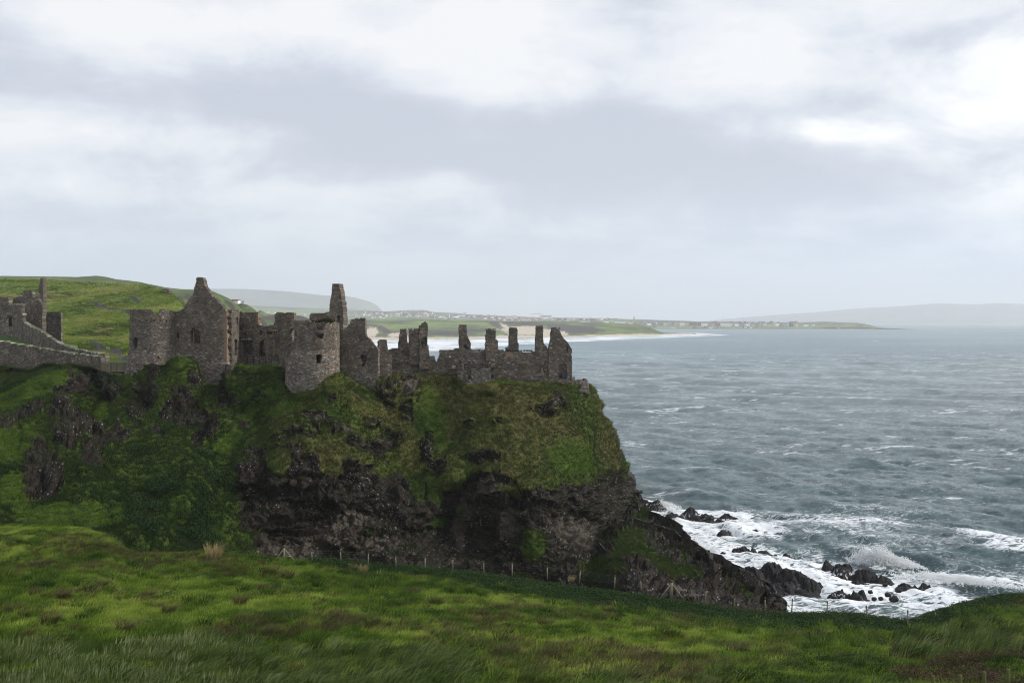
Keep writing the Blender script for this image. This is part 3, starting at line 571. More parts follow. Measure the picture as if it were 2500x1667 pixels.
def build_sea():
    px = np.concatenate([np.linspace(-4000, 600, 60), np.linspace(610, 1340, 150), np.linspace(1343, 2620, 560), np.linspace(2630, 3300, 90), np.linspace(3350, 7000, 40)])
    py = np.concatenate([np.linspace(2100, 1530, 50), np.linspace(1526, 1200, 210), np.linspace(1198.4, 900, 220), np.linspace(898.8, 830, 80), np.linspace(829, 789.2, 50)])
    PX, PY = np.meshgrid(px, py); x, y = sea_xy(PX, PY)
    w = (-0.55, -0.83)
    H1, X1, Y1 = ocean_tile(512, 311.0, 11.0, w, 3, 0.35); H2, X2, Y2 = ocean_tile(512, 173.0, 7.0, (-0.25, -0.97), 5, 0.2); H3, X3, Y3 = ocean_tile(512, 61.0, 4.0, (-0.7, -0.7), 9, 0.1)
    row = y*y/(F*42.0)*1.6
    f1 = np.clip(1.5-row/9, 0, 1); f2 = np.clip(1.4-row/3.2, 0, 1); f3 = np.clip(1.4-row/1.0, 0, 1)
    H0, X0_, Y0_ = ocean_tile(512, 1130.0, 13.0, w, 13, 2.2); f0 = np.clip(1.6-row/26, 0, 1)
    c, s = math.cos(0.5), math.sin(0.5)
    xr, yr = x*c-y*s, x*s+y*c
    A1, A2, A3 = 0.62, 0.42, 0.17
    h1 = sample_tile(H1, x, y, 311.0); h2 = sample_tile(H2, xr, yr, 173.0); h3 = sample_tile(H3, x+7, y, 61.0)
    amp = 0.75+0.5*fbm(x, y, 0*x, 90, 2, 0.5, 17)
    z = A1*h1*f1*amp+A2*h2*f2+A3*h3*f3
    z = z+0.75*sample_tile(H0, x, y, 1130.0)*f0*sstep(y, 250, 700)
    dx = A1*sample_tile(X1, x, y, 311.0)*f1+A2*sample_tile(X2, xr, yr, 173.0)*f2*0.7
    dy = A1*sample_tile(Y1, x, y, 311.0)*f1+A2*sample_tile(Y2, xr, yr, 173.0)*f2*0.7
    # long swell
    sw = x*0.34+y*0.94+6*fbm(x, y, 0*x, 60, 2, .5, 33); z += 0.35*np.sin(sw/5.4)*f1*(0.6+0.8*fbm(x, y, 0*x, 120, 2, .5, 35))
    foam = np.zeros(x.shape)
    # the breaking wave and the shoulder of the next one
    def wave(px0, py0, ang, ln, wd, ht):
        nonlocal z, foam
        cx, cy = sea_xy(px0, py0); a = (x-cx)*math.cos(ang)+(y-cy)*math.sin(ang); b = -(x-cx)*math.sin(ang)+(y-cy)*math.cos(ang)
        b = b+2.0*np.sin(a/7.0)
        g = np.exp(-(a/ln)**2)*np.where(b < 0, np.exp(-(b/(wd*0.55))**2), np.exp(-(b/(wd*1.6))**2)); z = z+ht*g
        return a, b, g
    a, b, g = wave(2215, 1368, -0.55, 17, 3.2, 2.1)
    foam = np.maximum(foam, np.exp(-(a/15)**2)*np.exp(-((b+4.5)/2.2)**2)*0.75)
    a, b, g = wave(2340, 1412, -0.3, 11, 3.0, 1.2); foam = np.maximum(foam, np.exp(-(a/14)**2)*np.exp(-((b)/3.0)**2)*0.9)
    wave(1985, 1275, -0.25, 12, 3, 1.3); wave(1700, 1214, -0.05, 8, 3, 1.0); wave(1790, 1160, -.1, 22, 6, 1.2); wave(1480, 1010, 0.0, 16, 8, .6)
    zone = in_poly(PX, PY, FOAM_ZONE).astype(float)
    zone = 0*zone+sstep(np.minimum(PY-interp(PX, [(-5000, 1900), (1300, 1900), (1500, 1236), (1560, 1232), (1640, 1226), (1760, 1252), (1850, 1282), (1960, 1312), (2060, 1335), (2150, 1368), (2230, 1405), (2330, 1418), (2450, 1428), (2620, 1440), (7000, 1500)]), 60), -22, 34)
    n = fbm(x+y*0.3, y, 0*x, 16, 5, 0.6, 91); near = reef_height(x, y)
    foam = np.maximum(foam, zone*(0.68+0.75*n))
    foam = np.maximum(foam, near*0.85)
    # thin drifting foam in the mid water
    mid = sstep(PY, 1080, 1250)*sstep(PX, 1450, 1560); foam = np.maximum(foam, np.clip(0.26*mid+0.7*fbm(x*0.5+y*0.2, y, 0*x, 22, 5, .6, 95)*mid, 0, 0.65))
    # white horses on crests
    crest = A1*h1+A2*h2; foam = np.maximum(foam, sstep(crest, 0.95, 1.6)*0.8*sstep(fbm(x, y, 0*x, 26, 4, .5, 99), 0.05, 0.55))
    # surf by the far beach
    bl = sstep(PY-interp(PX, [(-4000, 828), (900, 826), (1300, 822), (1500, 818), (1640, 811), (1700, 812), (1785, 818), (1850, 830), (7000, 900)]), -2, 2)*sstep(interp(PX, [(-4000, 868), (900, 868), (1060, 858), (1230, 846), (1380, 836), (1500, 832), (1600, 827), (1700, 823), (1790, 819), (1800, 700), (7000, 700)])-PY, -2, 3)*(PX < 1830)
    st = 0.5+0.5*np.sin(PY*1.7+3*fbm(PX, PY*6, 0*PX, 60, 3, .5, 7)); foam = np.maximum(foam, bl*np.clip(0.55+0.35*st+0.5*fbm(PX, PY*14, 0*PX, 50, 4, .6, 8), 0, 1))
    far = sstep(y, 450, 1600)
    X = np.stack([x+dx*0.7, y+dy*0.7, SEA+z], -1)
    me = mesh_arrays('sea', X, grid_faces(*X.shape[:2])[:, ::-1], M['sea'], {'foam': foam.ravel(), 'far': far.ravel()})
    tag(obj('sea', me), kind='structure')
build_sea()

# ------------------------------------------------------------------ reefs and boulders in the surf
def mat_basalt():
    m, g = new_mat('wet_basalt'); pos = g('ShaderNodeNewGeometry').outputs['Position']
    n = g.noise(pos, 1.6, 6, 0.7); c = g.ramp(n, [(0.35, (0.006, 0.006, 0.007)), (0.55, (0.014, 0.013, 0.015)), (0.75, (0.035, 0.030, 0.028))])
    c = g.mix(g.math('MULTIPLY', g.step(g.noise(pos, 0.3, 3), 0.55, 0.7), 0.5), c, (0.045, 0.030, 0.024))
    mp = g('ShaderNodeMapping', {'Vector': pos, 'Scale': (1.3, 1.3, 0.18)}).outputs[0]
    w = g.math('MULTIPLY', g.step(g.noise(mp, 2.2, 5, 0.6), 0.52, 0.60), g.attr('wash'))
    c = g.mix(w, c, (0.8, 0.82, 0.86)); setin(g, 'Base Color', c); setin(g, 'Roughness', 0.6); setin(g, 'Specular IOR Level', 0.2)
    bump(g, n, 0.9, 0.4); return m
M['basalt'] = mat_basalt()
def build_reefs():
    for ri, (lab, L) in enumerate(REEFS):
        e = []
        for (px, py, rx, ry, h) in L:
            ftpy = py+ry*0.5; h = h*0.52; cx, cy = sea_xy(px, ftpy); ax = rx*cy/F*1.25; ay = max(ry*cy*cy/(F*42.0)*0.55, ax*0.45); e.append((float(cx), float(cy), float(ax), float(ay), h))
        e = np.array(e); x0, x1 = (e[:, 0]-e[:, 2]).min()-1.5, (e[:, 0]+e[:, 2]).max()+1.5; y0, y1 = (e[:, 1]-e[:, 3]).min()-1.5, (e[:, 1]+e[:, 3]).max()+1.5
        st = 0.22 if x1-x0 < 25 else 0.27
        gx, gy = np.meshgrid(np.arange(x0, x1, st), np.arange(y0, y1, st))
        wx = gx+fbm(gx, gy, 0*gx, 3, 3, .6, ri)*1.1; wy = gy+fbm(gx, gy, 0*gx+9, 3, 3, .6, ri)*1.1
        hh = np.full(gx.shape, -1.2)
        for (cx, cy, ax, ay, h) in e:
            q = np.sqrt(((wx-cx)/ax)**2+((wy-cy)/ay)**2); hh = np.maximum(hh, (h+0.6)*(1-np.clip(q, 0, 1.6)**1.7)-0.5)
        # blocky column tops
        cell = 0.9; bx = np.floor((gx+0.25*gy)/cell+ri*3); by = np.floor(gy/cell+0.5*(bx % 2)); rb = vn(bx*0.77, by*0.91, ri+0.3, 5)
        c2 = 0.45; bx2 = np.floor(gx/c2); by2 = np.floor(gy/c2); rb2 = vn(bx2*0.77, by2*0.91, ri+7.3, 6)
        hh = hh+(rb*0.5+rb2*0.32)*np.clip(hh+0.9, 0, 1.0)+fbm(gx, gy, hh, 1.0, 3, .6, 7)*0.25
        Z = SEA+hh-0.1; X = np.stack([gx, gy, Z], -1)
        fc = grid_faces(*gx.shape); zf = hh.ravel()[fc].max(1); fc = fc[zf > -0.9]
        wash = sstep(hh, 1.5, 0.3)*sstep(vn(gx/3, gy/3, 0*gx, ri), -0.5, 0.3)
        wash = (1-sstep(hh, 0.1, 0.9))*sstep(vn(gx/3.5, gy/3.5, 0*gx, ri), -0.1, 0.5)
        used, inv = np.unique(fc, return_inverse=True)
        me = mesh_arrays('sea_reef', X.reshape(-1, 3)[used], inv.reshape(fc.shape), M['basalt'], {'wash': wash.ravel()[used]}, smooth=False)
        cx, cy = e[0, 0], e[0, 1]
        o = obj('sea_reef', me); tag(o, lab, 'reef', 'black basalt reefs in the surf')
    bl = [(2134, 1463, 5), (2167, 1453, 6), (2150, 1462, 5), (2182, 1464, 8), (2137, 1482, 9), (2125, 1446, 5), (2036, 1460, 5), (1952, 1446, 7), (1966, 1455, 6), (1946, 1398, 5), (1962, 1378, 4), (1974, 1378, 4), (1960, 1412, 4), (2160, 1428, 5), (2004, 1400, 5), (1900, 1432, 6), (1935, 1460, 5), (2193, 1443, 6), (1742, 1384, 8), (1606, 1270, 5), (1838, 1270, 5), (2120, 1470, 5)]
    for i, (px, py, r) in enumerate(bl):
        x, y = sea_xy(px, py); rr = r*y/F*1.25
        bm = bmesh.new(); bmesh.ops.create_icosphere(bm, subdivisions=2, radius=rr)
        for v in bm.verts:
            c = v.co; k = 1+0.32*float(vn(c.x*1.4/rr+i, c.y*1.4/rr, c.z*1.4/rr, i)); c *= k; c.z *= 0.8; c.x *= 1.15
        me = bpy.data.meshes.new('boulder'); bm.to_mesh(me); bm.free(); me.materials.append(M['basalt'])
        o = obj('boulder', me, loc=(float(x), float(y), SEA+rr*0.22))
        tag(o, ('%s dark boulder %s, %s' % (('round', 'larger')[r > 6], 'right of the upright stack' if px > 2115 and py > 1440 else 'left of the domed clump' if px > 2000 and py > 1440 else 'between the reefs near the cliff' if px < 1800 else 'off the largest rock mass' if px < 2010 else 'below the reef tips', 'nearest the meadow' if py > 1465 else 'amid the surf' if py > 1440 else 'further out')), 'boulder', 'small boulders in the surf')
build_reefs()

def build_spray():
    """bursting crest of the breaking wave: a cloud of droplets and torn water"""
    m, g = new_mat('sea_spray'); setin(g, 'Base Color', (0.95, 0.96, 0.97)); setin(g, 'Roughness', 1.0); g.b.inputs['Subsurface Weight'].default_value = 0.0
    tr = g('ShaderNodeBsdfTranslucent', {'Color': (0.95, 0.97, 0.98, 1)}); mx = g('ShaderNodeMixShader', {0: 0.45, 1: g.b.outputs[0], 2: tr.outputs[0]}); g.l.new(mx.outputs[0], g.out.inputs[0])
    r = np.random.default_rng(5)
    def burst(px, py, w, hgt, n, name, lab, size=0.13):
        cx, cy = sea_xy(px, py); pts = []
        a = r.normal(size=n); a = np.clip(a, -2.3, 2.3); t = r.random(n)**0.75
        lump = 0.55+1.3*np.abs(fbm(a*2.6+px, t*0, t*0, 1.0, 4, .7, 3))
        X = cx+a*w*0.5+r.normal(size=n)*.25; Y = cy-a*w*0.22+r.normal(size=n)*1.1; Z = SEA+0.3+t*hgt*lump*np.exp(-(np.abs(a)/1.75)**3.5)
        s = size*(0.4+r.random(n)*1.2)*(1.25-t*0.75)
        base = np.array([(1, 0, 0), (-1, 0, 0), (0, 1, 0), (0, -1, 0), (0, 0, 1), (0, 0, -1)], float); fc = np.array([(0, 2, 4), (2, 1, 4), (1, 3, 4), (3, 0, 4), (2, 0, 5), (1, 2, 5), (3, 1, 5), (0, 3, 5)])
        V = np.stack([X, Y, Z], -1)[:, None]+base[None]*s[:, None, None]*r.uniform(0.6, 1.5, (n, 1, 3))
        FF = (np.arange(n)[:, None, None]*6+fc[None]).reshape(-1, 3)
        tag(obj(name, mesh_arrays(name, V, FF, m, smooth=True)), lab, 'spray', None, 'stuff')
    def billow(px, py, w, hgt, seed, lab):
        cx, cy = sea_xy(px, py); rr = np.random.default_rng(seed); V = []; FF = []
        for i in range(26):
            a = rr.uniform(-1, 1); top = hgt*(1-abs(a)**2.2)*(.75+.35*rr.random()); R_ = rr.uniform(.35, .8)*min(1, top/1.2)+.15; zc = SEA+rr.uniform(.1, 1)*max(top-R_*.6, .1)
            bm = bmesh.new(); bmesh.ops.create_icosphere(bm, subdivisions=3, radius=R_); n = len(V)
            for v in bm.verts:
                c = v.co; k = 1+.30*float(vn(c.x*2.2+i, c.y*2.2, c.z*2.2, i))+.16*float(vn(c.x*6+i, c.y*6, c.z*6, i)); V.append((cx+a*w+c.x*k, cy-a*w*.4+rr.uniform(0, .001)+c.y*k*.8, zc+c.z*k))
            FF += [[n+q.index for q in f.verts] for f in bm.faces]; bm.free()
        tag(obj('wave_spray', mesh_arrays('wave_spray', np.array(V), np.array(FF), m)), lab, 'spray', None, 'stuff')
    billow(2136, 1377, 2.9, 3.0, 3, 'white billow of the bursting wave crest')
    burst(2138, 1378, 3.6, 3.6, 9000, 'wave_spray', 'white spray bursting from the breaking wave', 0.07)
    burst(2190, 1384, 3.4, 1.9, 4500, 'wave_spray', 'thinner white spray falling along the breaking crest', 0.08)
    burst(2330, 1424, 7.0, 1.3, 5000, 'wave_spray', 'low white spray on the second breaker by the field', 0.08)
    burst(1620, 1238, 3.0, 1.4, 1500, 'wave_spray', 'spray washing over the reef by the cliff', 0.08)
build_spray()
# ------------------------------------------------------------------ masonry: every wall is laid stone by stone over a recessed core
PALETTE = np.array([(.115, .105, .096), (.145, .122, .10), (.18, .145, .108), (.09, .084, .08), (.21, .175, .135), (.27, .255, .235), (.13, .104, .085), (.175, .162, .148)])
def stone_cols(px, py, z, seed, brown=0.0, paley=None):
    n = len(px); r = np.random.default_rng(seed)
    w = np.tile(np.array([.24, .22, .15, .14, .06, .05, .08, .12]), (n, 1))
    w[:, (2)] += brown*.25; w[:, 6] += brown*.2; w[:, 1] += brown*.2
    if paley is not None:
        lo = sstep(py+fbm(px, py, 0*px, 14, 3, .6, seed)*40, paley-12, paley+24); w[:, 5] += lo*.38; w[:, 7] += lo*.45; w[:, 3] *= 1-.6*lo
    w /= w.sum(1, keepdims=True); cs = w.cumsum(1); k = (r.random(n)[:, None] > cs).sum(1).clip(0, 7)
    return PALETTE[k]*np.array([1.17, 1.15, 1.11])*r.uniform(0.8, 1.22, (n, 1))
BOXF = np.array([(0, 1, 3, 2), (4, 6, 7, 5), (0, 4, 5, 1), (2, 3, 7, 6), (0, 2, 6, 4), (1, 5, 7, 3)])
def box_batch(name, mapf, U0, U1, Z0, Z1, W0, W1, cols, mat, parent, jit=0.02, seed=0):
    r = np.random.default_rng(seed); n = len(U0); V = np.zeros((n, 8, 3)); k = 0
    for w in (W0, W1):
        for zz in (Z0, Z1):
            for uu in (U0, U1):
                a = uu+r.normal(size=n)*jit; b = zz+r.normal(size=n)*jit; c = w+r.normal(size=n)*jit*0.6
                V[:, k] = mapf(a, b, c); k += 1
    order = [0, 1, 2, 3, 4, 5, 6, 7]
    FF = (np.arange(n)[:, None, None]*8+BOXF[None]).reshape(-1, 4)
    me = mesh_arrays(name, V, FF, mat, {'col': np.repeat(cols, 8, 0)}, smooth=False)
    return obj(name, me, parent)
def lay(mapf, maskf, ur, zr, thick, seed, ch=(.13, .25), sl=(.2, .55), coref=0.07, prot=.075):
    """courses of stones where the mask holds; returns stone arrays and core arrays"""
    r = np.random.default_rng(seed); S = []; z = zr[0]
    while z < zr[1]:
        h = r.uniform(*ch); u = ur[0]-r.random()*.4
        while u < ur[1]:
            l = r.uniform(*sl)*(1 if h < .3 else 1.15); S.append((u, u+l, z, z+h)); u += l
        z += h
    S = np.array(S); zc = (S[:, 2]+S[:, 3])/2; uc = (S[:, 0]+S[:, 1])/2
    mi = maskf(uc, zc); ia = maskf(S[:, 0], zc); ib = maskf(S[:, 1], zc)
    # stones at a broken edge are cut back to it
    for e, ins in ((0, ia), (1, ib)):
        for src, far_ in ((mi & ~ins, uc), (~mi & ins, None)):
            if not src.any(): continue
            if far_ is not None: a = uc[src].copy(); b = S[src, e].copy()
            else: a = S[src, e].copy(); b = uc[src].copy()
            for _ in range(5): m_ = (a+b)/2; k_ = maskf(m_, zc[src]); a = np.where(k_, m_, a); b = np.where(k_, b, m_)
            if far_ is not None: S[src, e] = a
            else: S[src, 1-e] = a
    ok = (mi | (ia ^ ib)) & (S[:, 1]-S[:, 0] > .08); S = S[ok]
    g = 0.012; n = len(S)
    W0 = -r.random(n)**2*prot; W1 = thick+r.random(n)**2*prot
    st = (S[:, 0]+g, S[:, 1]-g, S[:, 2]+g, S[:, 3]-g, W0, W1)
    C = []; zz = np.arange(zr[0], zr[1], .22); uu = np.arange(ur[0], ur[1], .12)
    UU, ZZ = np.meshgrid(uu+.06, zz+.11); mk = maskf(UU.ravel(), ZZ.ravel()).reshape(UU.shape)
    for i in range(len(zz)):
        row = np.concatenate([[0], mk[i].astype(int), [0]]); d = np.diff(row); a = np.where(d == 1)[0]; b = np.where(d == -1)[0]
        for p, q in zip(a, b):
            if q-p > 1: C.append((uu[p]+.05, uu[q-1]+.07, zz[i]-.01, zz[i]+.23))
    C = np.array(C) if C else np.zeros((0, 4))
    return st, (C[:, 0], C[:, 1], C[:, 2], C[:, 3], np.full(len(C), coref), np.full(len(C), thick-coref))
M['mortar'] = plain('lime_mortar', (.095, .085, .075), .95, .3, 4.0)
M['dressed'] = plain('dressed_sandstone', (.26, .185, .125), .9, .35, 3.5)
M['dressed_pale'] = plain('pale_dressed_stone', (.36, .33, .30), .9, .25, 3.5)
M['moss'] = plain('wall_top_turf', (.035, .05, .012), .95, .4, 2.5)
M['timber'] = plain('weathered_timber', (.13, .12, .085), .9, .3, 6)
M['dark_rail'] = plain('dark_painted_rail', (.02, .025, .035), .6, .1, 3)
class Wall:
    """a plane wall between two plan points, outline and openings given as seen in the photograph and carried onto the wall's plane"""
    def __init__(s, x0, d0, x1, d1):
        s.A = np.array([(x0-CX)/F*d0, d0]); B = np.array([(x1-CX)/F*d1, d1]); s.e = (B-s.A)/np.linalg.norm(B-s.A); s.L = np.linalg.norm(B-s.A)
        n = np.array([-s.e[1], s.e[0]]);  s.n = n if n[1] > 0 else -n    # points away from the viewer
    def u_of(s, px):
        a = (np.asarray(px, float)-CX)/F; return (a*s.A[1]-s.A[0])/(s.e[0]-a*s.e[1])
    def uz(s, px, py):
        u = s.u_of(px); y = s.A[1]+s.e[1]*u; return u, (HY-np.asarray(py, float))/F*y
    def map(s, u, z, w): return np.stack(np.broadcast_arrays(s.A[0]+s.e[0]*u+s.n[0]*w, s.A[1]+s.e[1]*u+s.n[1]*w, z), -1)
    def px(s, u, z): x = s.A[0]+s.e[0]*u; y = s.A[1]+s.e[1]*u; return CX+F*x/y, HY-F*z/y
def rough_poly(poly, seed, amp=1.3, step=7.0):
    r = np.random.default_rng(seed); out = []; n = len(poly)
    for i in range(n):
        x0, y0 = poly[i]; x1, y1 = poly[(i+1) % n]; L = math.hypot(x1-x0, y1-y0); k = max(1, int(L/step))
        for j in range(k):
            t = j/k; out.append((x0+(x1-x0)*t+r.normal()*amp*(0.4 if j == 0 else 1), y0+(y1-y0)*t+r.normal()*amp*(0.4 if j == 0 else 1)))
    return out
def wall_parts(parent, wl, poly, holes=(), thick=1.1, seed=1, brown=0.0, paley=None, names=('stonework', 'wall_core'), ch=(.13, .25), sl=(.2, .55), amp=0.6):
    poly = rough_poly(poly, seed, amp); holes = [rough_poly(h, seed+5+i, .5, 5) for i, h in enumerate(holes)]
    xs = [p[0] for p in poly]; ys = [p[1] for p in poly]
    u0, u1 = wl.u_of(min(xs)), wl.u_of(max(xs)); u0, u1 = min(u0, u1), max(u0, u1)
    yy = np.array([wl.A[1]+wl.e[1]*u for u in (u0, u1)]); zs = [(HY-y)/F*q for y in (min(ys), max(ys)) for q in yy]
    def mask(u, z):
        px, py = wl.px(u, z); m = in_poly(px, py, poly)
        for h in holes: m &= ~in_poly(px, py, h)
        return m
    st, co = lay(wl.map, mask, (u0-.1, u1+.1), (min(zs), max(zs)), thick, seed, ch, sl)
    if len(st[0]):
        px, py = wl.px((st[0]+st[1])/2, (st[2]+st[3])/2)
        o = box_batch(names[0], wl.map, *st, stone_cols(px, py, st[2], seed, brown, paley), M['stone'], parent, seed=seed); o['kind'] = 'stuff'
    if len(co[0]): box_batch(names[1], wl.map, *co, np.tile((.07, .065, .06), (len(co[0]), 1)), M['mortar'], parent, jit=0.0)
    return mask
def block(name, wl, px0, py0, px1, py1, w0, w1, mat, parent, seed=0):
    """one dressed stone set in a wall, given by its face as seen"""
    ua, za = wl.uz(px0, py0); ub, zb = wl.uz(px1, py1); u0, u1 = sorted((float(ua), float(ub))); z0, z1 = sorted((float(za), float(zb)))
    r = np.random.default_rng(seed+int(px0*7+py0*13)); V = []
    for w in (w0, w1):
        for z in (z0, z1):
            for u in (u0, u1): V.append(wl.map(u+r.normal()*.012, z+r.normal()*.012, w))
    return obj(name, mesh_arrays(name, np.array(V), BOXF, mat, smooth=False), parent)
def turf_cap(parent, wl, x0, x1, y, n, thick, seed, h=.45):
    """mossy turf growing on a wall head"""
    r = np.random.default_rng(seed); bmv = []; ff = []
    for i in range(n):
        px = r.uniform(x0, x1); u, z = wl.uz(px, y(px) if callable(y) else y); b = wl.map(u, z, r.uniform(0, thick))
        for k in range(7):
            a = r.uniform(0, 6.28); l = r.uniform(.15, h); q = b+np.array([math.cos(a)*l*.8, math.sin(a)*l*.8, l*r.uniform(.3, 1)]); s = np.array([-math.sin(a), math.cos(a), 0])*.09
            j = len(bmv); bmv += [b-s-np.array([0, 0, .15]), b+s-np.array([0, 0, .15]), q]; ff.append((j, j+1, j+2))
    o = obj('turf_cap', mesh_arrays('turf_cap', np.array(bmv), np.array(ff), M['moss'], smooth=False), parent); o['kind'] = 'stuff'

def round_tower(name, label, cx, cd, prof, outline, holes, ztop_back, zbot_px, seed, brown, paley, thick=1.2, shift=((0, 0), (2000, 0))):
    """prof: radius in metres against photo height; outline: what is kept of the near half"""
    root = empty(name); X0 = (cx-CX)/F*cd; rz = lambda z: np.interp(HY-np.asarray(z)*F/cd, [a for a, b in prof], [b for a, b in prof])
    R0 = prof[0][1]
    def mp(u, z, w):
        th = np.asarray(u)/R0; r = rz(z)-w; sx = np.interp(HY-np.asarray(z)*F/cd, [a for a, b in shift], [b for a, b in shift])/F*cd; return np.stack(np.broadcast_arrays(X0+sx+r*np.sin(th), cd-r*np.cos(th), z), -1)
    outl = rough_poly(outline, seed, .8); hs = [rough_poly(h, seed+i+3, .5, 5) for i, h in enumerate(holes)]
    def mask(u, z):
        p = mp(u, z, 0*u); th = u/R0; px, py = to_px(p[..., 0], p[..., 1], p[..., 2]); front = np.cos(th) > 0.02
        m = in_poly(px, py, outl)
        for h in hs: m &= ~in_poly(px, py, h)
        zb = (HY-zbot_px)/F*cd
        return np.where(front, m, z < (HY-ztop_back)/F*cd+0.5*np.sin(th*5+seed)) & (z > zb)
    zt = (HY-min(p[1] for p in outline))/F*cd*1.02+.5; zb = (HY-zbot_px)/F*cd
    st, co = lay(mp, mask, (-math.pi*R0, math.pi*R0), (zb, zt), thick, seed, (.13, .24), (.2, .5))
    pc = mp((st[0]+st[1])/2, (st[2]+st[3])/2, 0); px, py = to_px(pc[:, 0], pc[:, 1], pc[:, 2])
    o = box_batch('stonework', mp, *st, stone_cols(px, py, st[2], seed, brown, paley), M['stone'], root, seed=seed); o['kind'] = 'stuff'
    # short core segments follow the curve
    C = []
    for a, b, c, d, w0, w1 in zip(*co):
        k = max(1, int((b-a)/.5)); e = np.linspace(a, b, k+1)
        for i in range(k): C.append((e[i], e[i+1], c, d, w0, w1))
    C = np.array(C).T
    box_batch('wall_core', mp, *C, np.tile((.07, .065, .06), (C.shape[1], 1)), M['mortar'], root, jit=0)
    tag(root, label, 'tower'); return root, mp

def tower_sky_block(root, cx, cd, r, y, name):
    """unseen slab added inside a tower to block the sky and darken its openings"""
    z = (HY-y)/F*cd; bm = bmesh.new(); bmesh.ops.create_cone(bm, cap_ends=True, segments=24, radius1=r, radius2=r, depth=.5); bmesh.ops.translate(bm, vec=((cx-CX)/F*cd, cd, z), verts=bm.verts)
    me = bpy.data.meshes.new(name); bm.to_mesh(me); bm.free(); me.materials.append(M['mortar']); obj(name, me, root)  # invented disc, keeps daylight from above out of the lower chamber
def build_castle():
    # --- round tower at the bridge end
    out = [(300, 990), (300, 757), (320, 754), (345, 755), (368, 754), (374, 761), (378, 767), (385, 764), (391, 765), (394, 757), (402, 756), (412, 759), (421, 758), (426, 762), (440, 765), (440, 990)]
    t, mp = round_tower('round_tower', 'round rubble tower with a flared pale base, beside the wooden footbridge', 375, 194, [(740, 4.3), (850, 4.4), (872, 4.75), (915, 5.3), (990, 5.9)], out,
                [[(325, 828), (330, 822), (336, 826), (335, 846), (331, 852), (326, 848)]]+[[(x-1.5, 781.5), (x+1.5, 781.5), (x+1.5, 786), (x-1.5, 786)] for x in (323, 340, 358, 376, 391, 407, 422)]+[[(384, 868), (389, 868), (389, 876), (385, 877)]], 766, 990, 101, .45, 862)
    tower_sky_block(t, 375, 194, 3.4, 816, 'tower_shade_slab')
    # --- gabled hall: the tall gable towards the viewer, its return wall and rear walls
    root = empty('gabled_hall')
    gw = Wall(427, 193.5, 553, 191.5)
    gp = [(424, 960), (426, 764), (442, 757), (447, 754), (453, 744), (463, 727), (470, 720), (473, 711), (475, 700), (477, 695), (478, 680), (481, 678), (488, 677), (495, 679), (498, 683), (499, 695), (501, 700), (507, 707), (514, 717), (518, 725), (527, 730), (535, 740), (545, 750), (547, 754), (553, 758), (553, 882), (556, 886), (549, 892), (549, 975), (424, 975)]
    wall_parts(root, gw, gp, [[(465, 806), (469, 801), (477, 799.5), (485, 801), (489, 807), (488, 838), (467, 838)], [(432.5, 812.5), (437, 812.5), (437, 827), (432.5, 827)]], 1.2, 111, .75, 868)
    k = 0
    for y in np.arange(764, 886, 5.1):
        lw = 11 if k % 2 else 6.5; k += 1
        block('quoin_stone', gw, 553.6-lw+(k % 3)*.6, y, 554.4, y+4.7, -.13, 1.25, M['dressed'], root, k)
    block('lintel', gw, 460, 803.5, 468, 806.5, -.12, .3, M['dressed'], root); block('lintel', gw, 486, 803, 492, 806.5, -.12, .3, M['dressed'], root)
    block('lintel', gw, 470, 800.5, 486, 803, .5, 1.1, M['dressed_pale'], root); block('window_jamb', gw, 467, 803, 469, 836, .7, 1.15, M['dressed'], root)
    block('chimney_band', gw, 477, 694, 499.5, 697, -.14, 1.3, M['dressed'], root)
    block('sill_course', gw, 540, 884, 557, 888.5, -.18, .6, M['dressed_pale'], root)
    rw = Wall(553.5, 191.9, 574, 207); wall_parts(root, rw, [(553.5, 960), (553.5, 757), (560, 755), (568, 757), (574, 757), (574, 960)], [[(561, 828), (564, 826), (568, 830), (568, 868), (561, 868)], [(565, 775), (570, 774), (571, 790), (566, 792)]], .9, 112, .2)
    bw = Wall(424, 204.5, 560, 203); wall_parts(root, bw, [(424, 960), (424, 800), (470, 790), (520, 800), (560, 790), (560, 960)], [], .8, 113, .3)
    lw_ = Wall(430, 194.5, 452, 205); wall_parts(root, lw_, [(430, 960), (430, 800), (452, 800), (452, 960)], [], .8, 114, .3)
    fl = block('hall_shade_slab', gw, 436, 790, 528, 797, 1.3, 8.5, M['mortar'], root)  # unseen slab added behind the gable window to shut out sky light
    tag(root, 'tall gabled ruin with a chimney on its peak and tan corner stones', 'castle ruin')
    # --- roofless courtyard range between hall and right tower
    root = empty('courtyard_range')
    cw = Wall(570, 207.5, 722, 204)
    cp = [(570, 960), (570, 762), (578, 759), (592, 760), (593, 763), (612, 763), (630, 764.5), (631, 790), (637, 794), (652, 795), (667, 794), (671, 781), (669, 768), (676, 763), (700, 764), (718, 764), (719, 790), (719, 960)]
    wall_parts(root, cw, cp, [[(590, 830), (616, 828), (617, 864), (591, 865)], [(595, 811), (601, 811), (601, 817), (596, 817)], [(571, 814), (580, 815), (580, 818), (571, 818)], [(634, 806), (641, 808), (641, 818), (636, 818)],
        [(667, 808), (676, 808), (676, 815), (668, 815)], [(707, 812), (711, 802), (717, 803), (717, 834), (709, 833)], [(633, 838), (645, 826), (644, 852), (650, 868), (633, 868)], [(652, 810), (665, 810), (664, 817), (652, 816)]], 1.0, 121, .45, None)
    b2 = Wall(570, 209.2, 722, 205.7); wall_parts(root, b2, [(572, 940), (572, 800), (628, 800), (640, 800), (712, 796), (718, 940)], [], .7, 122, .2)
    block('lintel', cw, 589, 826.5, 616, 829.5, -.05, .7, M['dressed_pale'], root)
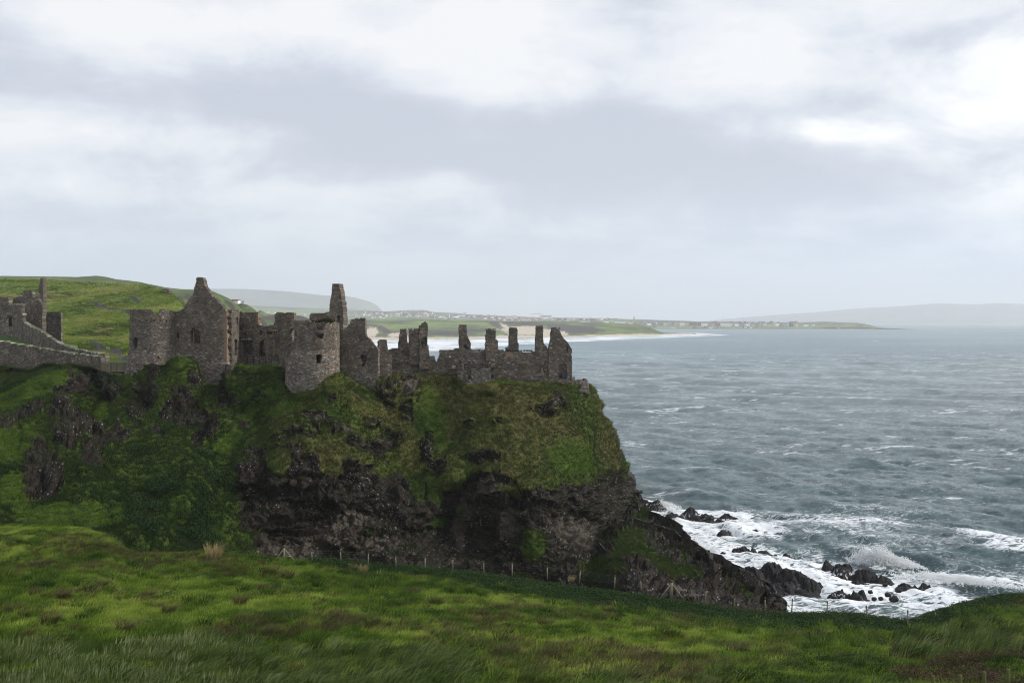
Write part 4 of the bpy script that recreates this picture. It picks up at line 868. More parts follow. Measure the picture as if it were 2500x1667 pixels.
    for i, y in enumerate(np.arange(830, 868, 5.2)):
        block('jamb_stone', cw, 666+(i % 2)*2, y, 671, y+4.6, -.1, .4, M['dressed'], root, i); block('jamb_stone', cw, 651, y, 654+(i % 2)*3, y+4.6, -.1, .4, M['dressed'], root, i+9)
    for i, y in enumerate(np.arange(766, 790, 5.2)): block('jamb_stone', cw, 625+(i % 2)*2, y, 630.5, y+4.6, -.1, .5, M['dressed'], root, i)
    for i, (x, y, w) in enumerate([(669, 794, 7), (666, 804, 8), (709, 786, 8), (713, 791, 6), (708, 797, 9), (712, 778, 6)]): block('corner_stone', cw, x, y, x+w, y+5, -.12, .4, M['dressed'], root, i)
    tag(root, 'long roofless wall with blocked window recess between gabled ruin and right tower', 'castle ruin')
    # low terrace wall with a dark railing below the courtyard
    root = empty('terrace_wall'); tw = Wall(556, 202.6, 682, 202.0)
    wall_parts(root, tw, [(556, 930), (556, 871), (620, 870), (682, 871), (682, 930)], [], .6, 125, -.3, amp=.3)
    tag(root, 'low dark terrace wall above the grass in front of the courtyard', 'wall')
    root = empty('railing')
    for i, x in enumerate(np.linspace(559, 679, 9)): block('rail_post', tw, x-.55, 868.5, x+.55, 892, -.16, -.08, M['dark_rail'], root, i)
    block('top_rail', tw, 556, 869.3, 682, 870.0, -.15, -.10, M['dark_rail'], root); block('top_rail', tw, 556, 878, 682, 878.5, -.15, -.10, M['dark_rail'], root)
    tag(root, 'thin dark post railing along the low terrace wall', 'railing')
    # short pier on the left flank of the right tower
    root = empty('wall_stub'); sw = Wall(679, 197, 722, 188.5)
    wall_parts(root, sw, [(680, 930), (680, 890), (681, 862), (687, 852), (692, 860), (700, 858), (706, 848), (722, 842), (722, 980), (690, 980)], [], 1.0, 127, .7)
    tag(root, 'broken reddish wall stub against the left flank of the right tower', 'wall')
    # --- big right tower
    out = [(670, 1010), (680, 900), (712, 856), (712, 784), (722, 783), (735, 785), (752, 784), (768, 786), (771, 797), (776, 806), (786, 807), (792, 800), (797, 791), (804, 787), (815, 786), (826, 788), (836, 789), (836, 880), (880, 1010)]
    t, mp = round_tower('great_round_tower', 'large round tower with a wide flaring rubble base and square dark window', 774, 184.5, [(760, 4.05), (852, 4.15), (868, 4.62), (895, 4.85), (963, 5.05), (1010, 5.2)], out,
                [[(771, 867), (786, 866.5), (784, 886), (773, 887)], [(770, 815), (790, 814), (789, 827), (781, 827.5), (776, 823), (771, 821)], [(720.8, 806), (724, 805), (725, 828), (721, 829)], [(815, 913), (820, 912), (820, 918), (816, 918)]], 796, 1000, 131, .45, 875, shift=((850, 0), (870, -7), (895, -10), (963, -12)))
    tower_sky_block(t, 774, 184.5, 3.2, 852, 'tower_shade_slab'); tw_ = Wall(735, 181.6, 820, 181.6); turf_cap(t, tw_, 738, 768, lambda x: 786, 120, 1.6, 13, .55); turf_cap(t, tw_, 774, 812, lambda x: 786-4*math.sin((x-774)/12), 200, 2.2, 14, .6)
    # --- tall tapering chimney stack behind it
    root = empty('chimney_stack_ruin'); hw = Wall(754, 195.5, 840, 194)
    wall_parts(root, hw, [(755, 840), (755, 785), (756, 767), (763, 764), (784, 765.5), (791, 764), (803, 762), (804.3, 746), (806, 735), (808.5, 722), (810.5, 699), (811.5, 692), (815, 693.5), (820, 692), (827.5, 692), (829, 703), (832, 718), (834, 735), (837, 739), (838, 756), (839, 785), (838, 840)],
               [[(825.3, 771), (827, 768), (829, 771), (829, 785), (826, 786)]], 2.2, 141, .75)
    for i, y in enumerate(np.arange(770, 784, 4.6)): block('jamb_stone', hw, 818+(i % 2), y, 822.5, y+4.2, -.1, .4, M['dressed'], root, i)
    for i, (x, y) in enumerate([(819, 712), (812, 737), (817, 741), (812, 768), (757, 770)]): block('corner_stone', hw, x, y, x+5, y+4, -.1, .4, M['dressed'], root, i)
    turf_cap(root, hw, 735, 812, 786, 220, 1.0, 3, .5)
    tag(root, 'tall tapering chimney stack ruin standing behind the right tower', 'castle ruin')
    # --- wing wall right of the tower, stepping down
    root = empty('wing_wall'); ww = Wall(822, 187.5, 924, 186.5)
    wall_parts(root, ww, [(822, 960), (822, 800), (827, 799), (837, 806), (846, 800), (854, 792), (855.5, 780), (861, 780), (868, 777.5), (876, 779), (879, 776), (891, 777), (892, 815), (895, 823), (906, 833), (916, 846), (923.5, 853), (923.5, 990), (840, 990)],
               [[(879, 872), (883, 866), (894, 865), (894.5, 880), (889, 897), (884, 896), (883, 880)], [(914.5, 911), (920, 911), (920, 914), (915, 914)]], 1.1, 151, .45, 905)
    w2 = Wall(822, 188.8, 924, 187.9); wall_parts(root, w2, [(870, 920), (870, 850), (905, 850), (905, 920)], [], .6, 152, .5)
    tag(root, 'ragged wing wall stepping down to the right from the right tower', 'castle ruin')
    root = empty('wall_pier'); pw = Wall(923.5, 189.0, 958, 189.8)
    wall_parts(root, pw, [(924, 950), (924, 835), (927, 831), (941, 830), (945, 835), (947.5, 852), (952, 860), (957, 869), (957.5, 950)], [], 1.3, 155, .2)
    turf_cap(root, pw, 935, 944, 832, 14, .8, 4, .35)
    tag(root, 'narrow free standing wall pier with mossy top right of the wing wall', 'wall')
    # --- long outer range with its row of chimney ruins
    root = empty('outer_range'); ow = Wall(946, 196.5, 1398, 200.5)
    op = [(946, 960), (946, 858), (950, 854), (959, 851), (975, 851), (1000, 858), (1025, 856), (1047, 845), (1048.5, 868), (1055, 868), (1061, 870), (1063.5, 879), (1067, 886), (1068.5, 877), (1073, 866), (1072, 855), (1090, 855.5), (1107, 855), (1108, 852.5), (1118, 850.5), (1122, 852), (1150, 854), (1187, 854), (1216, 854),
          (1226, 855), (1236, 858), (1262, 857), (1287, 861), (1307, 858), (1337, 856), (1339, 852), (1345, 850), (1396, 850), (1396.5, 960)]
    wall_parts(root, ow, op, [[(960, 894), (966, 890), (970, 892), (970, 902), (960, 901)], [(1014, 905), (1018, 904), (1024, 908), (1026, 918), (1013, 918)], [(1362, 887), (1377, 886), (1384, 896), (1386, 914), (1384, 925), (1366, 925), (1362, 912)],
        [(1322, 900), (1326, 897), (1329, 903), (1330, 911), (1326, 911)], [(1256, 923), (1259, 922), (1259, 931), (1256, 931)], [(1096, 870), (1101, 868), (1102, 871), (1097, 872)]], 1.2, 161, .3, None, ch=(.15, .34), sl=(.22, .75))
    ob = Wall(946, 204.5, 1398, 208.5); wall_parts(root, ob, [(950, 960), (950, 880), (1040, 880), (1060, 900), (1080, 880), (1330, 872), (1396, 872), (1396, 960)], [], .7, 162, .2)
    tag(root, 'long rubble range wall along the cliff top below the row of chimney ruins', 'castle ruin')
    block('corner_stone', ow, 1236, 860, 1249, 871, -.08, .3, M['dressed'], root)
    for i, (x, y) in enumerate([(1320, 852), (1324, 858), (1319, 864), (1331, 856), (1328, 862), (1321, 900), (1322, 906)]): block('corner_stone', ow, x, y, x+5, y+5, -.12, .4, M['dressed'], root, i)
    turf_cap(root, ow, 1075, 1300, 856, 160, 1.0, 6, .3); turf_cap(root, ow, 955, 1045, 857, 60, 1.0, 7, .3)
    chim = [
        ('leaning pointed chimney ruin, leftmost of the row', [(972, 880), (972.5, 850), (974.6, 829), (978, 806), (984.5, 803.5), (990, 804.5), (992, 807.5), (994, 824.5), (995.5, 837), (999.5, 838), (1000, 880)], 1.9, 199.2, [], .6),
        ('broad broken wall stump with pale patches between two taller chimney ruins', [(999, 890), (999.3, 804), (1003, 802.6), (1008, 805), (1012, 804.6), (1023, 804.6), (1025, 890)], 1.4, 196.0, [], .1),
        ('stepped twin chimney ruin with green moss down its face', [(1024, 900), (1023.5, 830), (1024, 795), (1031, 793.6), (1032, 789), (1036, 787.8), (1039, 786), (1043.5, 789.5), (1044.6, 795), (1044, 843), (1047, 844.5), (1048, 900)], 2.0, 195.8, [], .3),
        ('brown chimney ruin with a sloping right side over a dark arch', [(1121.5, 880), (1122, 797), (1124, 793.4), (1136.5, 793.4), (1139, 797), (1139.5, 814.6), (1144, 826), (1150.4, 837.6), (1150.6, 880)], 1.7, 202.5, [[(1130, 845), (1134, 841), (1139, 843), (1146, 852), (1146, 862), (1139, 862), (1138, 852)]], 1.0),
        ('widest square chimney ruin with a shoulder on its right side', [(1186, 890), (1186.5, 818), (1189, 816), (1189.3, 804), (1193, 802.7), (1207, 803.4), (1210.7, 808), (1210.7, 827), (1216, 832), (1216.5, 890)], 1.8, 197.8, [], .7),
        ('plain square chimney ruin widening at its left foot', [(1237, 880), (1237, 850), (1244, 845.6), (1246, 801), (1250, 800), (1261, 800.5), (1263, 804), (1264, 835), (1266.4, 838), (1265.5, 880)], 1.8, 200.3, [], .6),
        ('slender chimney ruin with rubble stepping down its right side', [(1307.5, 890), (1308.4, 835), (1311.4, 801), (1313.7, 796.5), (1318, 795.5), (1323, 796), (1325.5, 799), (1326, 826), (1328, 839), (1336, 847), (1338, 856), (1337, 890)], 1.6, 199.6, [], .35),
        ('large gable end ruin, last on the right at the cliff edge', [(1339.5, 935), (1339.7, 845), (1344, 832), (1346, 801), (1350, 800), (1365, 801), (1367.5, 809), (1374, 822.6), (1385, 833.4), (1390, 842.5), (1394.8, 850), (1395, 867), (1396.6, 893), (1397, 935)], 1.3, 199.3,
         [[(1383, 848), (1386.5, 845), (1387, 860), (1383.5, 861)], [(1363, 888), (1377, 886), (1384, 896), (1386, 914), (1384, 925), (1366, 925), (1363, 912)]], .2)]
    for i, (lab, poly, th, dd, hs, br) in enumerate(chim):
        rt = empty('chimney_ruin'); xs = [p[0] for p in poly]; w = Wall(min(xs), dd, max(xs), dd+.4)
        wall_parts(rt, w, poly, hs, th, 171+i, br, None, amp=.6)
        if i in (3, 4, 5, 6): yb = {3: 800, 4: 809, 5: 806, 6: 801}[i]; block('chimney_band', w, min(p[0] for p in poly if p[1] < 812)-1.0, yb-1.2, max(p[0] for p in poly if p[1] < 812)+1.0, yb+1, -.15, th+.15, M['dressed'] if i == 3 else M['mortar'], rt, i)
        if i == 2: turf_cap(rt, w, 1028, 1042, lambda x: 825+((x*7.3) % 1)*20, 60, .05, 8, .3)
        if i == 3: block('hearth_back', w, 1124, 836, 1149.5, 870, th*.45, th*.9, M['mortar'], rt)
        if i < 2 or i > 2: turf_cap(rt, w, min(p[0] for p in poly if p[1] < 812), max(p[0] for p in poly if p[1] < 812), min(p[1] for p in poly)+1, 10, th, 9+i, .3)
        tag(rt, lab, 'chimney', 'chimney ruins along the cliff top')
    # --- small roofless bay in front of the range
    root = empty('projecting_bay'); yw = Wall(1126, 190.5, 1200, 190.8)
    wall_parts(root, yw, [(1127, 965), (1127, 879), (1131, 881), (1131.7, 902), (1142, 908), (1142.5, 927), (1150, 928), (1150.5, 899), (1160, 900), (1170, 902), (1191, 900), (1194, 880), (1198.5, 877.5), (1199, 965)], [], .8, 181, .1, 890)
    s1 = Wall(1127.3, 190.9, 1131.5, 197); wall_parts(root, s1, [(1127.3, 960), (1127.3, 880), (1131.5, 884), (1131.5, 960)], [], .7, 182, .1)
    s2 = Wall(1198.6, 191.2, 1195, 197.5); wall_parts(root, s2, [(1195, 960), (1195, 880), (1198.6, 880), (1198.6, 960)], [], .7, 183, .1)
    # pointed arch ring behind the bay
    aw = Wall(1140, 196.2, 1175, 196.4); wall_parts(root, aw, [(1142, 935), (1143, 905), (1146, 893), (1152, 886), (1160, 885), (1167, 890), (1171, 900), (1166, 901), (1163, 894), (1157, 891), (1151, 896), (1148, 905), (1148, 935)], [], .25, 184, -.5)
    tag(root, 'small roofless bay with broken front wall projecting below the chimney ruins', 'castle ruin')
    # --- low parapet at the seaward tip
    root = empty('parapet'); qw = Wall(1366, 201.6, 1440, 204.2)
    wall_parts(root, qw, [(1368, 960), (1369, 925), (1400, 926), (1424, 929), (1427, 925.5), (1433, 926), (1435, 933), (1438.5, 938), (1439, 960)], [], 1.0, 191, .1, 925)
    tag(root, 'low broken parapet at the seaward tip of the cliff top', 'wall')
    root = empty('railing')
    vw = Wall(1384, 203.5, 1404, 204.2)
    for i, x in enumerate(np.linspace(1384.5, 1403, 7)): block('rail_post', vw, x-.35, 918.5, x+.35, 928, 0, .07, M['dark_rail'], root, i)
    for y in (918.5, 922): block('top_rail', vw, 1384, y, 1403.5, y+.7, -.02, .05, M['dark_rail'], root)
    tag(root, 'short dark railing at the cliff tip beside the visitors', 'railing')
    # --- mainland ruins
    root = empty('gate_lodge_ruin'); w = Wall(-60, 262, 33, 258)
    wall_parts(root, w, [(-60, 860), (-60, 726), (0, 725), (18, 725.5), (21, 730), (21, 744), (31, 744), (31, 860)], [[(13, 797), (14, 778), (18, 771), (29, 771), (29, 797)]], 1.0, 201, .1, 765)
    w = Wall(-60, 266, 33, 262); wall_parts(root, w, [(-20, 830), (-20, 760), (33, 760), (33, 830)], [], .6, 202, -.4)
    tag(root, 'ruined wall with a dark doorway at the left edge on the mainland', 'ruin')
    root = empty('outer_ward_ruin'); w = Wall(31, 257, 106, 252)
    wall_parts(root, w, [(31, 850), (31, 748), (56, 746), (57, 738), (64, 732), (79, 729), (91, 729.5), (98, 738), (104, 745), (104, 850)], [], 1.0, 211, .1, None)
    w = Wall(31, 262, 100, 260); wall_parts(root, w, [(31, 800), (31, 740), (32, 728), (42, 725), (56, 722), (56.5, 712), (60, 709), (76, 709), (80, 712), (80, 727), (97, 725), (97, 800)], [], 1.0, 212, -.1)
    w = Wall(93, 256, 106, 255); wall_parts(root, w, [(93, 840), (94, 700), (97, 690), (97.4, 679), (105.6, 678), (105.6, 735), (105, 840)], [], .9, 213, .1)
    w = Wall(104, 262, 150, 262); wall_parts(root, w, [(104, 840), (104, 760), (125, 762), (148, 761), (149, 770), (150, 840)], [], .8, 214, -.5)
    tag(root, 'ruined building with a thin tall chimney on the left mainland', 'ruin')
    # walled passage down to the bridge: two long walls
    def long_wall(name, lab, pts, topy, boty, ds, seed, thick, cop=True):
        root = empty(name); cop_b = []
        for i in range(len(pts)-1):
            x0, x1 = pts[i], pts[i+1]; w = Wall(x0, ds[i], x1, ds[i+1]); n = 6; xs = np.linspace(x0, x1, n)
            poly = [(x, float(interp(x, topy))) for x in xs]+[(x, float(interp(x, boty))+14) for x in xs[::-1]]
            wall_parts(root, w, poly, [], thick, seed+i, -.15, None, amp=.25)
            if cop:   # rough pale coping stones
                r = np.random.default_rng(seed+i); u, ue = w.u_of(x0), w.u_of(x1); S = []
                while u < ue:
                    l = r.uniform(.14, .34); pxm = w.px(u+l/2, 0)[0]; y = w.A[1]+w.e[1]*u; z = (HY-float(interp(pxm, topy)))/F*y; S.append((u, u+l*.9, z-.05, z+r.uniform(.1, .38))); u += l
                S = np.array(S).T; n_ = S.shape[1]; c = np.where(r.random((n_, 1)) < .24, np.array([[.36, .35, .32]]), np.array([[.13, .125, .09]]))*r.uniform(.8, 1.25, (n_, 1))
                o = box_batch('coping', w.map, S[0], S[1], S[2], S[3], np.full(n_, -.08), np.full(n_, thick+.05), c, M['stone'], root, jit=.04, seed=seed); o['kind'] = 'stuff'
        tag(root, lab, 'wall')
    long_wall('passage_wall', 'long curved stone wall sweeping down from the mainland ruin towards the footbridge', [31, 56, 64, 102, 150, 212, 258], [(31, 745), (55, 745), (56, 785), (64, 793), (102, 812), (119, 825), (149, 843), (181, 853), (212, 860), (255, 868), (258, 872)],
              [(31, 808), (40, 827), (55, 832), (85, 845), (127, 853), (200, 880), (258, 905)], [252, 247, 244, 232, 220, 210, 205], 221, .8)
    long_wall('curtain_wall', 'long dark stone wall running from the left edge to the footbridge', [-120, 0, 106, 185, 223, 247], [(-120, 831), (0, 835), (21, 838), (64, 846), (106, 853), (170, 864), (223, 870), (247, 873)],
              [(-120, 895), (0, 893), (70, 901), (96, 893), (106, 886), (185, 890), (223, 897), (247, 905)], [222, 213, 207, 204, 202, 200.5], 231, .9)
    # --- footbridge
    root = empty('footbridge'); fw = Wall(246, 200.5, 312, 198.0)
    for i, y in enumerate((884.6, 886.0)): block('hand_rail', fw, 246, y, 311, y+.9, -.1+.02*i, 0, M['timber'], root)
    n = 44
    for i in range(n):
        x = 247.5+i*63/(n-1); block('baluster', fw, x-.35, 886, x+.35, 905, -.04, .02, M['timber'], root, i)
    for i, x in enumerate((247, 271.5, 285.5, 309)): block('post', fw, x-.8, 884.5, x+.8, 909 if i in (1, 2) else 906, -.13, -.04, M['timber'], root, i)
    block('deck', fw, 246, 905, 312, 908, -.15, 2.0, M['timber'], root); block('beam', fw, 259, 908, 297, 913, .0, .25, M['timber'], root); block('beam', fw, 259, 908, 297, 913, 1.5, 1.75, M['timber'], root)
    for i, y in enumerate((884.6, 893)): block('hand_rail', fw, 246, y, 311, y+.9, 1.85, 1.95, M['timber'], root)
    for i in range(22): block('baluster', fw, 248+i*3-.35, 886, 248+i*3+.35, 905, 1.86, 1.92, M['timber'], root, i)
    tag(root, 'timber footbridge with upright balusters crossing the gap to the round tower', 'bridge')
    root = empty('bridge_buttress'); w = Wall(284, 198, 300, 195)
    wall_parts(root, w, [(296, 912), (300, 920), (294, 934), (289, 950), (284, 960), (290, 930)], [], 1.0, 241, 0, 900, amp=.2)
    tag(root, 'slanting pale masonry buttress under the footbridge end', 'buttress')
    # --- lawn between the two walls
    X = P3(np.array([[-120, 120], [-120, 120]]), np.array([[868, 868], [822, 840]]), np.array([[214, 206], [250, 226]]))
    px, py = np.meshgrid(np.linspace(-150, 190, 40), np.linspace(0, 1, 14)); d = np.interp(px, [-150, 0, 106, 190], [226, 217, 211, 207])+py*38; yy = 862-py*(42-0.12*np.clip(px, 0, 200)); Xl = P3(px, yy, d)
    ml = plain('mown_lawn', (.055, .115, .018), .9, .2, 1.2)
    tag(obj('lawn', mesh_arrays('lawn', Xl, grid_faces(14, 40), ml)), kind='structure')
    # --- information board on the range wall
    root = empty('information_board'); w = Wall(1103, 196.6, 1112, 196.65)
    mo = plain('orange_print', (.62, .36, .16), .6, .1); mb = plain('blue_print', (.12, .2, .42), .6, .1); mw = plain('white_print', (.7, .7, .68), .6, .05)
    block('panel', w, 1103, 892, 1112, 898.5, -.25, -.18, mo, root)
    block('picture', w, 1105, 893, 1107, 897.5, -.262, -.252, mb, root); block('picture', w, 1107.3, 892.8, 1108.2, 897.8, -.262, -.252, mw, root); block('picture', w, 1108.6, 894, 1110, 897.5, -.262, -.252, mb, root)
    block('panel_leg', w, 1103.5, 898, 1104, 920, -.2, -.15, M['dark_rail'], root); block('panel_leg', w, 1111, 898, 1111.5, 920, -.2, -.15, M['dark_rail'], root)
    tag(root, 'small orange and blue information board against the range wall', 'sign')
build_castle()

# ------------------------------------------------------------------ visitors
def person(loc, yaw, coat, trousers, label, hood=False, lean=0.0, arms='rest'):
    root = empty('person', loc); root.rotation_euler = (0, 0, yaw)
    J = {'pelvis': (0, 0, .92), 'waist': (0, lean*.3, 1.08), 'chest': (0, lean*.7, 1.32), 'neck': (0, lean, 1.48), 'head': (0, lean*1.1+.02, 1.60), 'crown': (0, lean*1.1+.01, 1.74)}
    for s in (-1, 1):
        k = 'r' if s > 0 else 'l'
        J['hip'+k] = (.10*s, 0, .88); J['knee'+k] = (.12*s, -.03 if s > 0 else .05, .48); J['ank'+k] = (.13*s, .04, .09); J['toe'+k] = (.14*s, -.16, .04)
        J['sho'+k] = (.19*s, lean*.9, 1.42); J['elb'+k] = (.27*s, lean*.8+(-.12 if arms == 'fold' else .03), 1.15); J['wri'+k] = (.16*s if arms == 'fold' else .26*s, lean*.7-.24, 1.08 if arms != 'fold' else 1.16)
    E = [('pelvis', 'waist'), ('waist', 'chest'), ('chest', 'neck'), ('neck', 'head'), ('head', 'crown')]
    for k in 'rl': E += [('pelvis', 'hip'+k), ('hip'+k, 'knee'+k), ('knee'+k, 'ank'+k), ('ank'+k, 'toe'+k), ('chest', 'sho'+k), ('sho'+k, 'elb'+k), ('elb'+k, 'wri'+k)]
    Rr = {'pelvis': .15, 'waist': .15, 'chest': .17, 'neck': .065, 'head': .10, 'crown': .08}
    rad = lambda n: Rr.get(n) or {'hip': .10, 'kne': .075, 'ank': .055, 'toe': .04, 'sho': .075, 'elb': .055, 'wri': .04}[n[:3]]
    nm = list(J); me = bpy.data.meshes.new('body'); me.from_pydata([J[n] for n in nm], [(nm.index(a), nm.index(b)) for a, b in E], [])
    o = bpy.data.objects.new('body', me); COL.objects.link(o); sk = o.modifiers.new('s', 'SKIN'); o.modifiers.new('d', 'SUBSURF').levels = 1
    for i, n in enumerate(nm): r_ = rad(n); me.skin_vertices[0].data[i].radius = (r_, r_*.85); me.skin_vertices[0].data[i].use_root = (i == 0)
    dg = bpy.context.evaluated_depsgraph_get(); m2 = bpy.data.meshes.new_from_object(o.evaluated_get(dg)); bpy.data.objects.remove(o)
    skin = plain('skin', (.42, .26, .19), .6, .05); m2.materials.clear()
    for m in (trousers, coat, skin): m2.materials.append(m)
    for p in m2.polygons:
        c = p.center; p.material_index = 0 if c.z < .95 else (2 if c.z > 1.52 and not hood else 1); p.use_smooth = True
        if hood and c.z > 1.52 and c.y < lean*1.1-.03: p.material_index = 2
    b = obj('body', m2, root)
    bm = bmesh.new(); bmesh.ops.create_uvsphere(bm, u_segments=12, v_segments=8, radius=.118)
    for v in bm.verts: v.co.z = v.co.z*1.12; v.co.y = v.co.y*1.08+.025
    mh = bpy.data.meshes.new('hair'); bm.to_mesh(mh); bm.free(); mh.materials.append(coat if hood else plain('hair_brown', (.03, .02, .015), .7, .1))
    obj('hood' if hood else 'hair', mh, root, (0, lean*1.1+.03, 1.66))
    for s in (-1, 1):
        bm = bmesh.new(); bmesh.ops.create_icosphere(bm, subdivisions=1, radius=.014); me_ = bpy.data.meshes.new('eye'); bm.to_mesh(me_); bm.free(); me_.materials.append(M['dark_rail']); obj('eye', me_, root, (.035*s, lean*1.1-.085, 1.645))
    tag(root, label, 'person'); return root
blue = plain('blue_coat', (.03, .14, .42), .7, .1); navy = plain('navy_coat', (.015, .02, .05), .7, .1); jeans = plain('dark_trousers', (.02, .022, .03), .8, .1); red = plain('maroon_coat', (.10, .025, .03), .7, .1)
def stand(px, py_head, d, h=1.74): return ((px-CX)/F*d, d, (HY-py_head)/F*d-h)
person(stand(1379.5, 912.5, 201.0), math.radians(150), blue, jeans, 'visitor in a bright blue hooded jacket at the dark doorway by the cliff tip', True, -.05)
person(stand(1369.5, 912.8, 201.2), math.radians(200), navy, jeans, 'visitor in a dark navy coat left of the blue jacket', False, -.04)
person(stand(1373.5, 912.2, 202.0), math.radians(20), red, jeans, 'visitor in a maroon coat half hidden between the navy coat and blue jacket', False, .04)
person(stand(785, 818, 182.2), math.radians(0), navy, jeans, 'dark clothed visitor looking out of the upper opening of the right tower', True, 0)
# ------------------------------------------------------------------ fences
M['post'] = plain('old_fence_timber', (.24, .22, .15), .9, .3, 7)
M['post_moss'] = plain('mossy_fence_top', (.08, .085, .028), .9, .3, 7)
M['wire'] = plain('fence_wire', (.12, .12, .12), .5, .1, 2)
def tube(name, pts, r, mat, parent, seg=6):
    pts = [np.array(p, float) for p in pts]; V = []; FF = []
    rr = r if isinstance(r, (list, tuple)) else [r]*len(pts)
    for i, p in enumerate(pts):
        t = pts[min(i+1, len(pts)-1)]-pts[max(i-1, 0)]; t = t/np.linalg.norm(t); a = np.cross(t, (0, 1, .1)); a /= np.linalg.norm(a); b = np.cross(t, a)
        for k in range(seg): th = 2*math.pi*k/seg; V.append(p+(a*math.cos(th)+b*math.sin(th))*rr[i])
    for i in range(len(pts)-1):
        for k in range(seg): FF.append((i*seg+k, i*seg+(k+1) % seg, (i+1)*seg+(k+1) % seg, (i+1)*seg+k))
    n = len(V); V.append(pts[0]); V.append(pts[-1])
    for k in range(seg): FF.append((n, (k+1) % seg, k, k)); FF.append((n+1, (len(pts)-1)*seg+k, (len(pts)-1)*seg+(k+1) % seg, (len(pts)-1)*seg+(k+1) % seg))
    me = bpy.data.meshes.new(name); me.from_pydata([tuple(v) for v in V], [], [tuple(dict.fromkeys(f)) for f in FF]); me.materials.append(mat)
    for p in me.polygons: p.use_smooth = seg > 5
    return obj(name, me, parent)
def build_fences():
    root = empty('wire_fence')
    # px, top, bottom
    posts = [(572, 1345, 1362), (630, 1338, 1364), (694, 1332, 1369), (760, 1341, 1366), (832, 1342, 1368), (899, 1347, 1373), (966, 1353, 1379), (1037, 1357, 1385), (1105, 1361, 1388), (1181, 1368, 1394), (1251, 1371, 1400), (1336, 1380, 1409),
             (1416, 1389, 1418), (1501, 1403, 1430), (1565, 1412, 1436), (1638, 1416, 1456), (1722, 1437, 1472), (1793, 1453, 1480), (1869, 1458, 1490), (1934, 1461, 1494), (2020, 1467, 1499), (2117, 1478, 1509), (2215, 1489, 1528), (2286, 1488, 1523), (2377, 1477, 1514), (2458, 1472, 1502)]
    rr = np.random.default_rng(3); tops = []
    for i, (px, ty, by) in enumerate(posts):
        d = float(interp(px, FD))-1.5-(3 if 1600 < px < 2300 else 0); big = px in (694, 1638)
        b = P3(px+rr.normal()*.6, by+5, d); t = P3(px+rr.normal()*1.2, ty, d); r = (.10 if big else .052)*rr.uniform(.92, 1.1)
        o = tube('post', [b, b*.5+t*.5, t], [r*1.05, r, r*.97], M['post'], root)
        tube('post_top', [t-(t-b)/np.linalg.norm(t-b)*.16, t+np.array([0, 0, .01])], [r*1.04, r*1.0], M['post_moss'], root)
        tops.append((b, t))
        if big:
            for s, (ex, ey) in ((-1, (-26, 4)), (1, (27, 2))):
                q = P3(px+ex, by+ey, d+.1*s); a = t*.86+b*.14; tube('brace', [q, a], .05, M['post'], root)
            if px == 694:
                a = P3(px+4, 1357, d-.05); q = P3(px+17, 1358, d-.05); tube('cross_rail', [a, q], .05, M['post'], root)
    lw = P3(2117-6, 1508, 75.0); tube('brace', [P3(2113, 1510, 75), P3(2118, 1490, 75)], .05, M['post'], root)
    for f in (.93, .72, .50, .28):
        pts = []
        p0 = P3(500, 1346+(.93-f)*26, 88.5); pts.append(p0)
        for (b, t) in tops:
            up = b+(t-b)*(0.14+f*.82); 
            if pts: m = (pts[-1]+up)/2; m[2] -= .03; pts.append(m)
            pts.append(up)
        tube('wire', pts, .004 if f != .93 else .006, M['wire'], root, 4)
    tag(root, 'long post and wire fence along the lower edge of the meadow', 'fence')
    root = empty('wire_fence'); tops = []
    for i, (px, ty, d) in enumerate([(2137, 1659, 41.0), (2222, 1656, 39.5), (2278, 1648, 38.4), (2344, 1647, 37.6), (2403, 1639, 36.6), (2461, 1633, 35.8)]):
        t = P3(px, ty, d); b = t-np.array([0, 0, 1.25]); r = .062+i*.003
        tube('post', [b, t], [r*1.04, r], M['post_moss'], root); tops.append((b, t))
    for f in (.9, .68, .45):
        tube('wire', [b+(t-b)*f for b, t in tops]+[P3(2600, 1636+(.9-f)*80, 34)], .008, M['wire'], root, 4)
    tag(root, 'fence post tops with wire along the bottom right corner', 'fence')
    root = empty('wire_fence')
    b, t = P3(22, 1343, 96), P3(22, 1316, 96); tube('post', [b, t], .06, M['post'], root)
    tag(root, 'lone fence post standing in grass at the far left', 'fence')
    root = empty('field_fence')
    top, base, dt, db, p = LANDS['hillside']
    M['pale_post'] = plain('pale_fence_timber', (.34, .28, .18), .9, .2)
    for i, (px, ty, by) in enumerate([(253, 689, 692), (259, 688, 692), (263, 686, 691), (268, 687, 692), (272, 685, 692), (276, 687, 692), (281, 686, 692), (286, 686, 692), (291, 687, 692), (296, 687, 692), (300, 689, 694), (305, 690, 695), (309, 690, 696), (313, 690, 697), (238, 700, 703), (245, 711, 714), (218, 711, 714), (335, 697, 699)]):
        d = float(interp(px, dt))*.93 if by < 699 else float(interp(px, dt))*.75
        tube('post', [P3(px, by+3, d), P3(px+.3*(i % 3-1), ty, d)], .13, M['pale_post'], root, 5)
    tube('rail', [P3(318, 699, 500), P3(322, 693.5, 500)], .2, M['pale_post'], root, 4); tube('rail', [P3(332, 702, 480), P3(335, 699, 480)], .15, M['pale_post'], root, 4)
    tag(root, 'row of pale fence posts on the crest of the sunlit hillside', 'fence')
    # concrete hut at the end of the hillside crest
    root = empty('stone_hut'); w = Wall(395, 440, 414, 440); wall_parts(root, w, [(396, 725), (396, 706), (404, 705), (413, 707), (414, 725)], [], 4.0, 251, .3, ch=(.4, .6), sl=(.6, 1.2)); tag(root, 'tiny grey hut on the crest of the hillside left of the gable', 'hut')
build_fences()

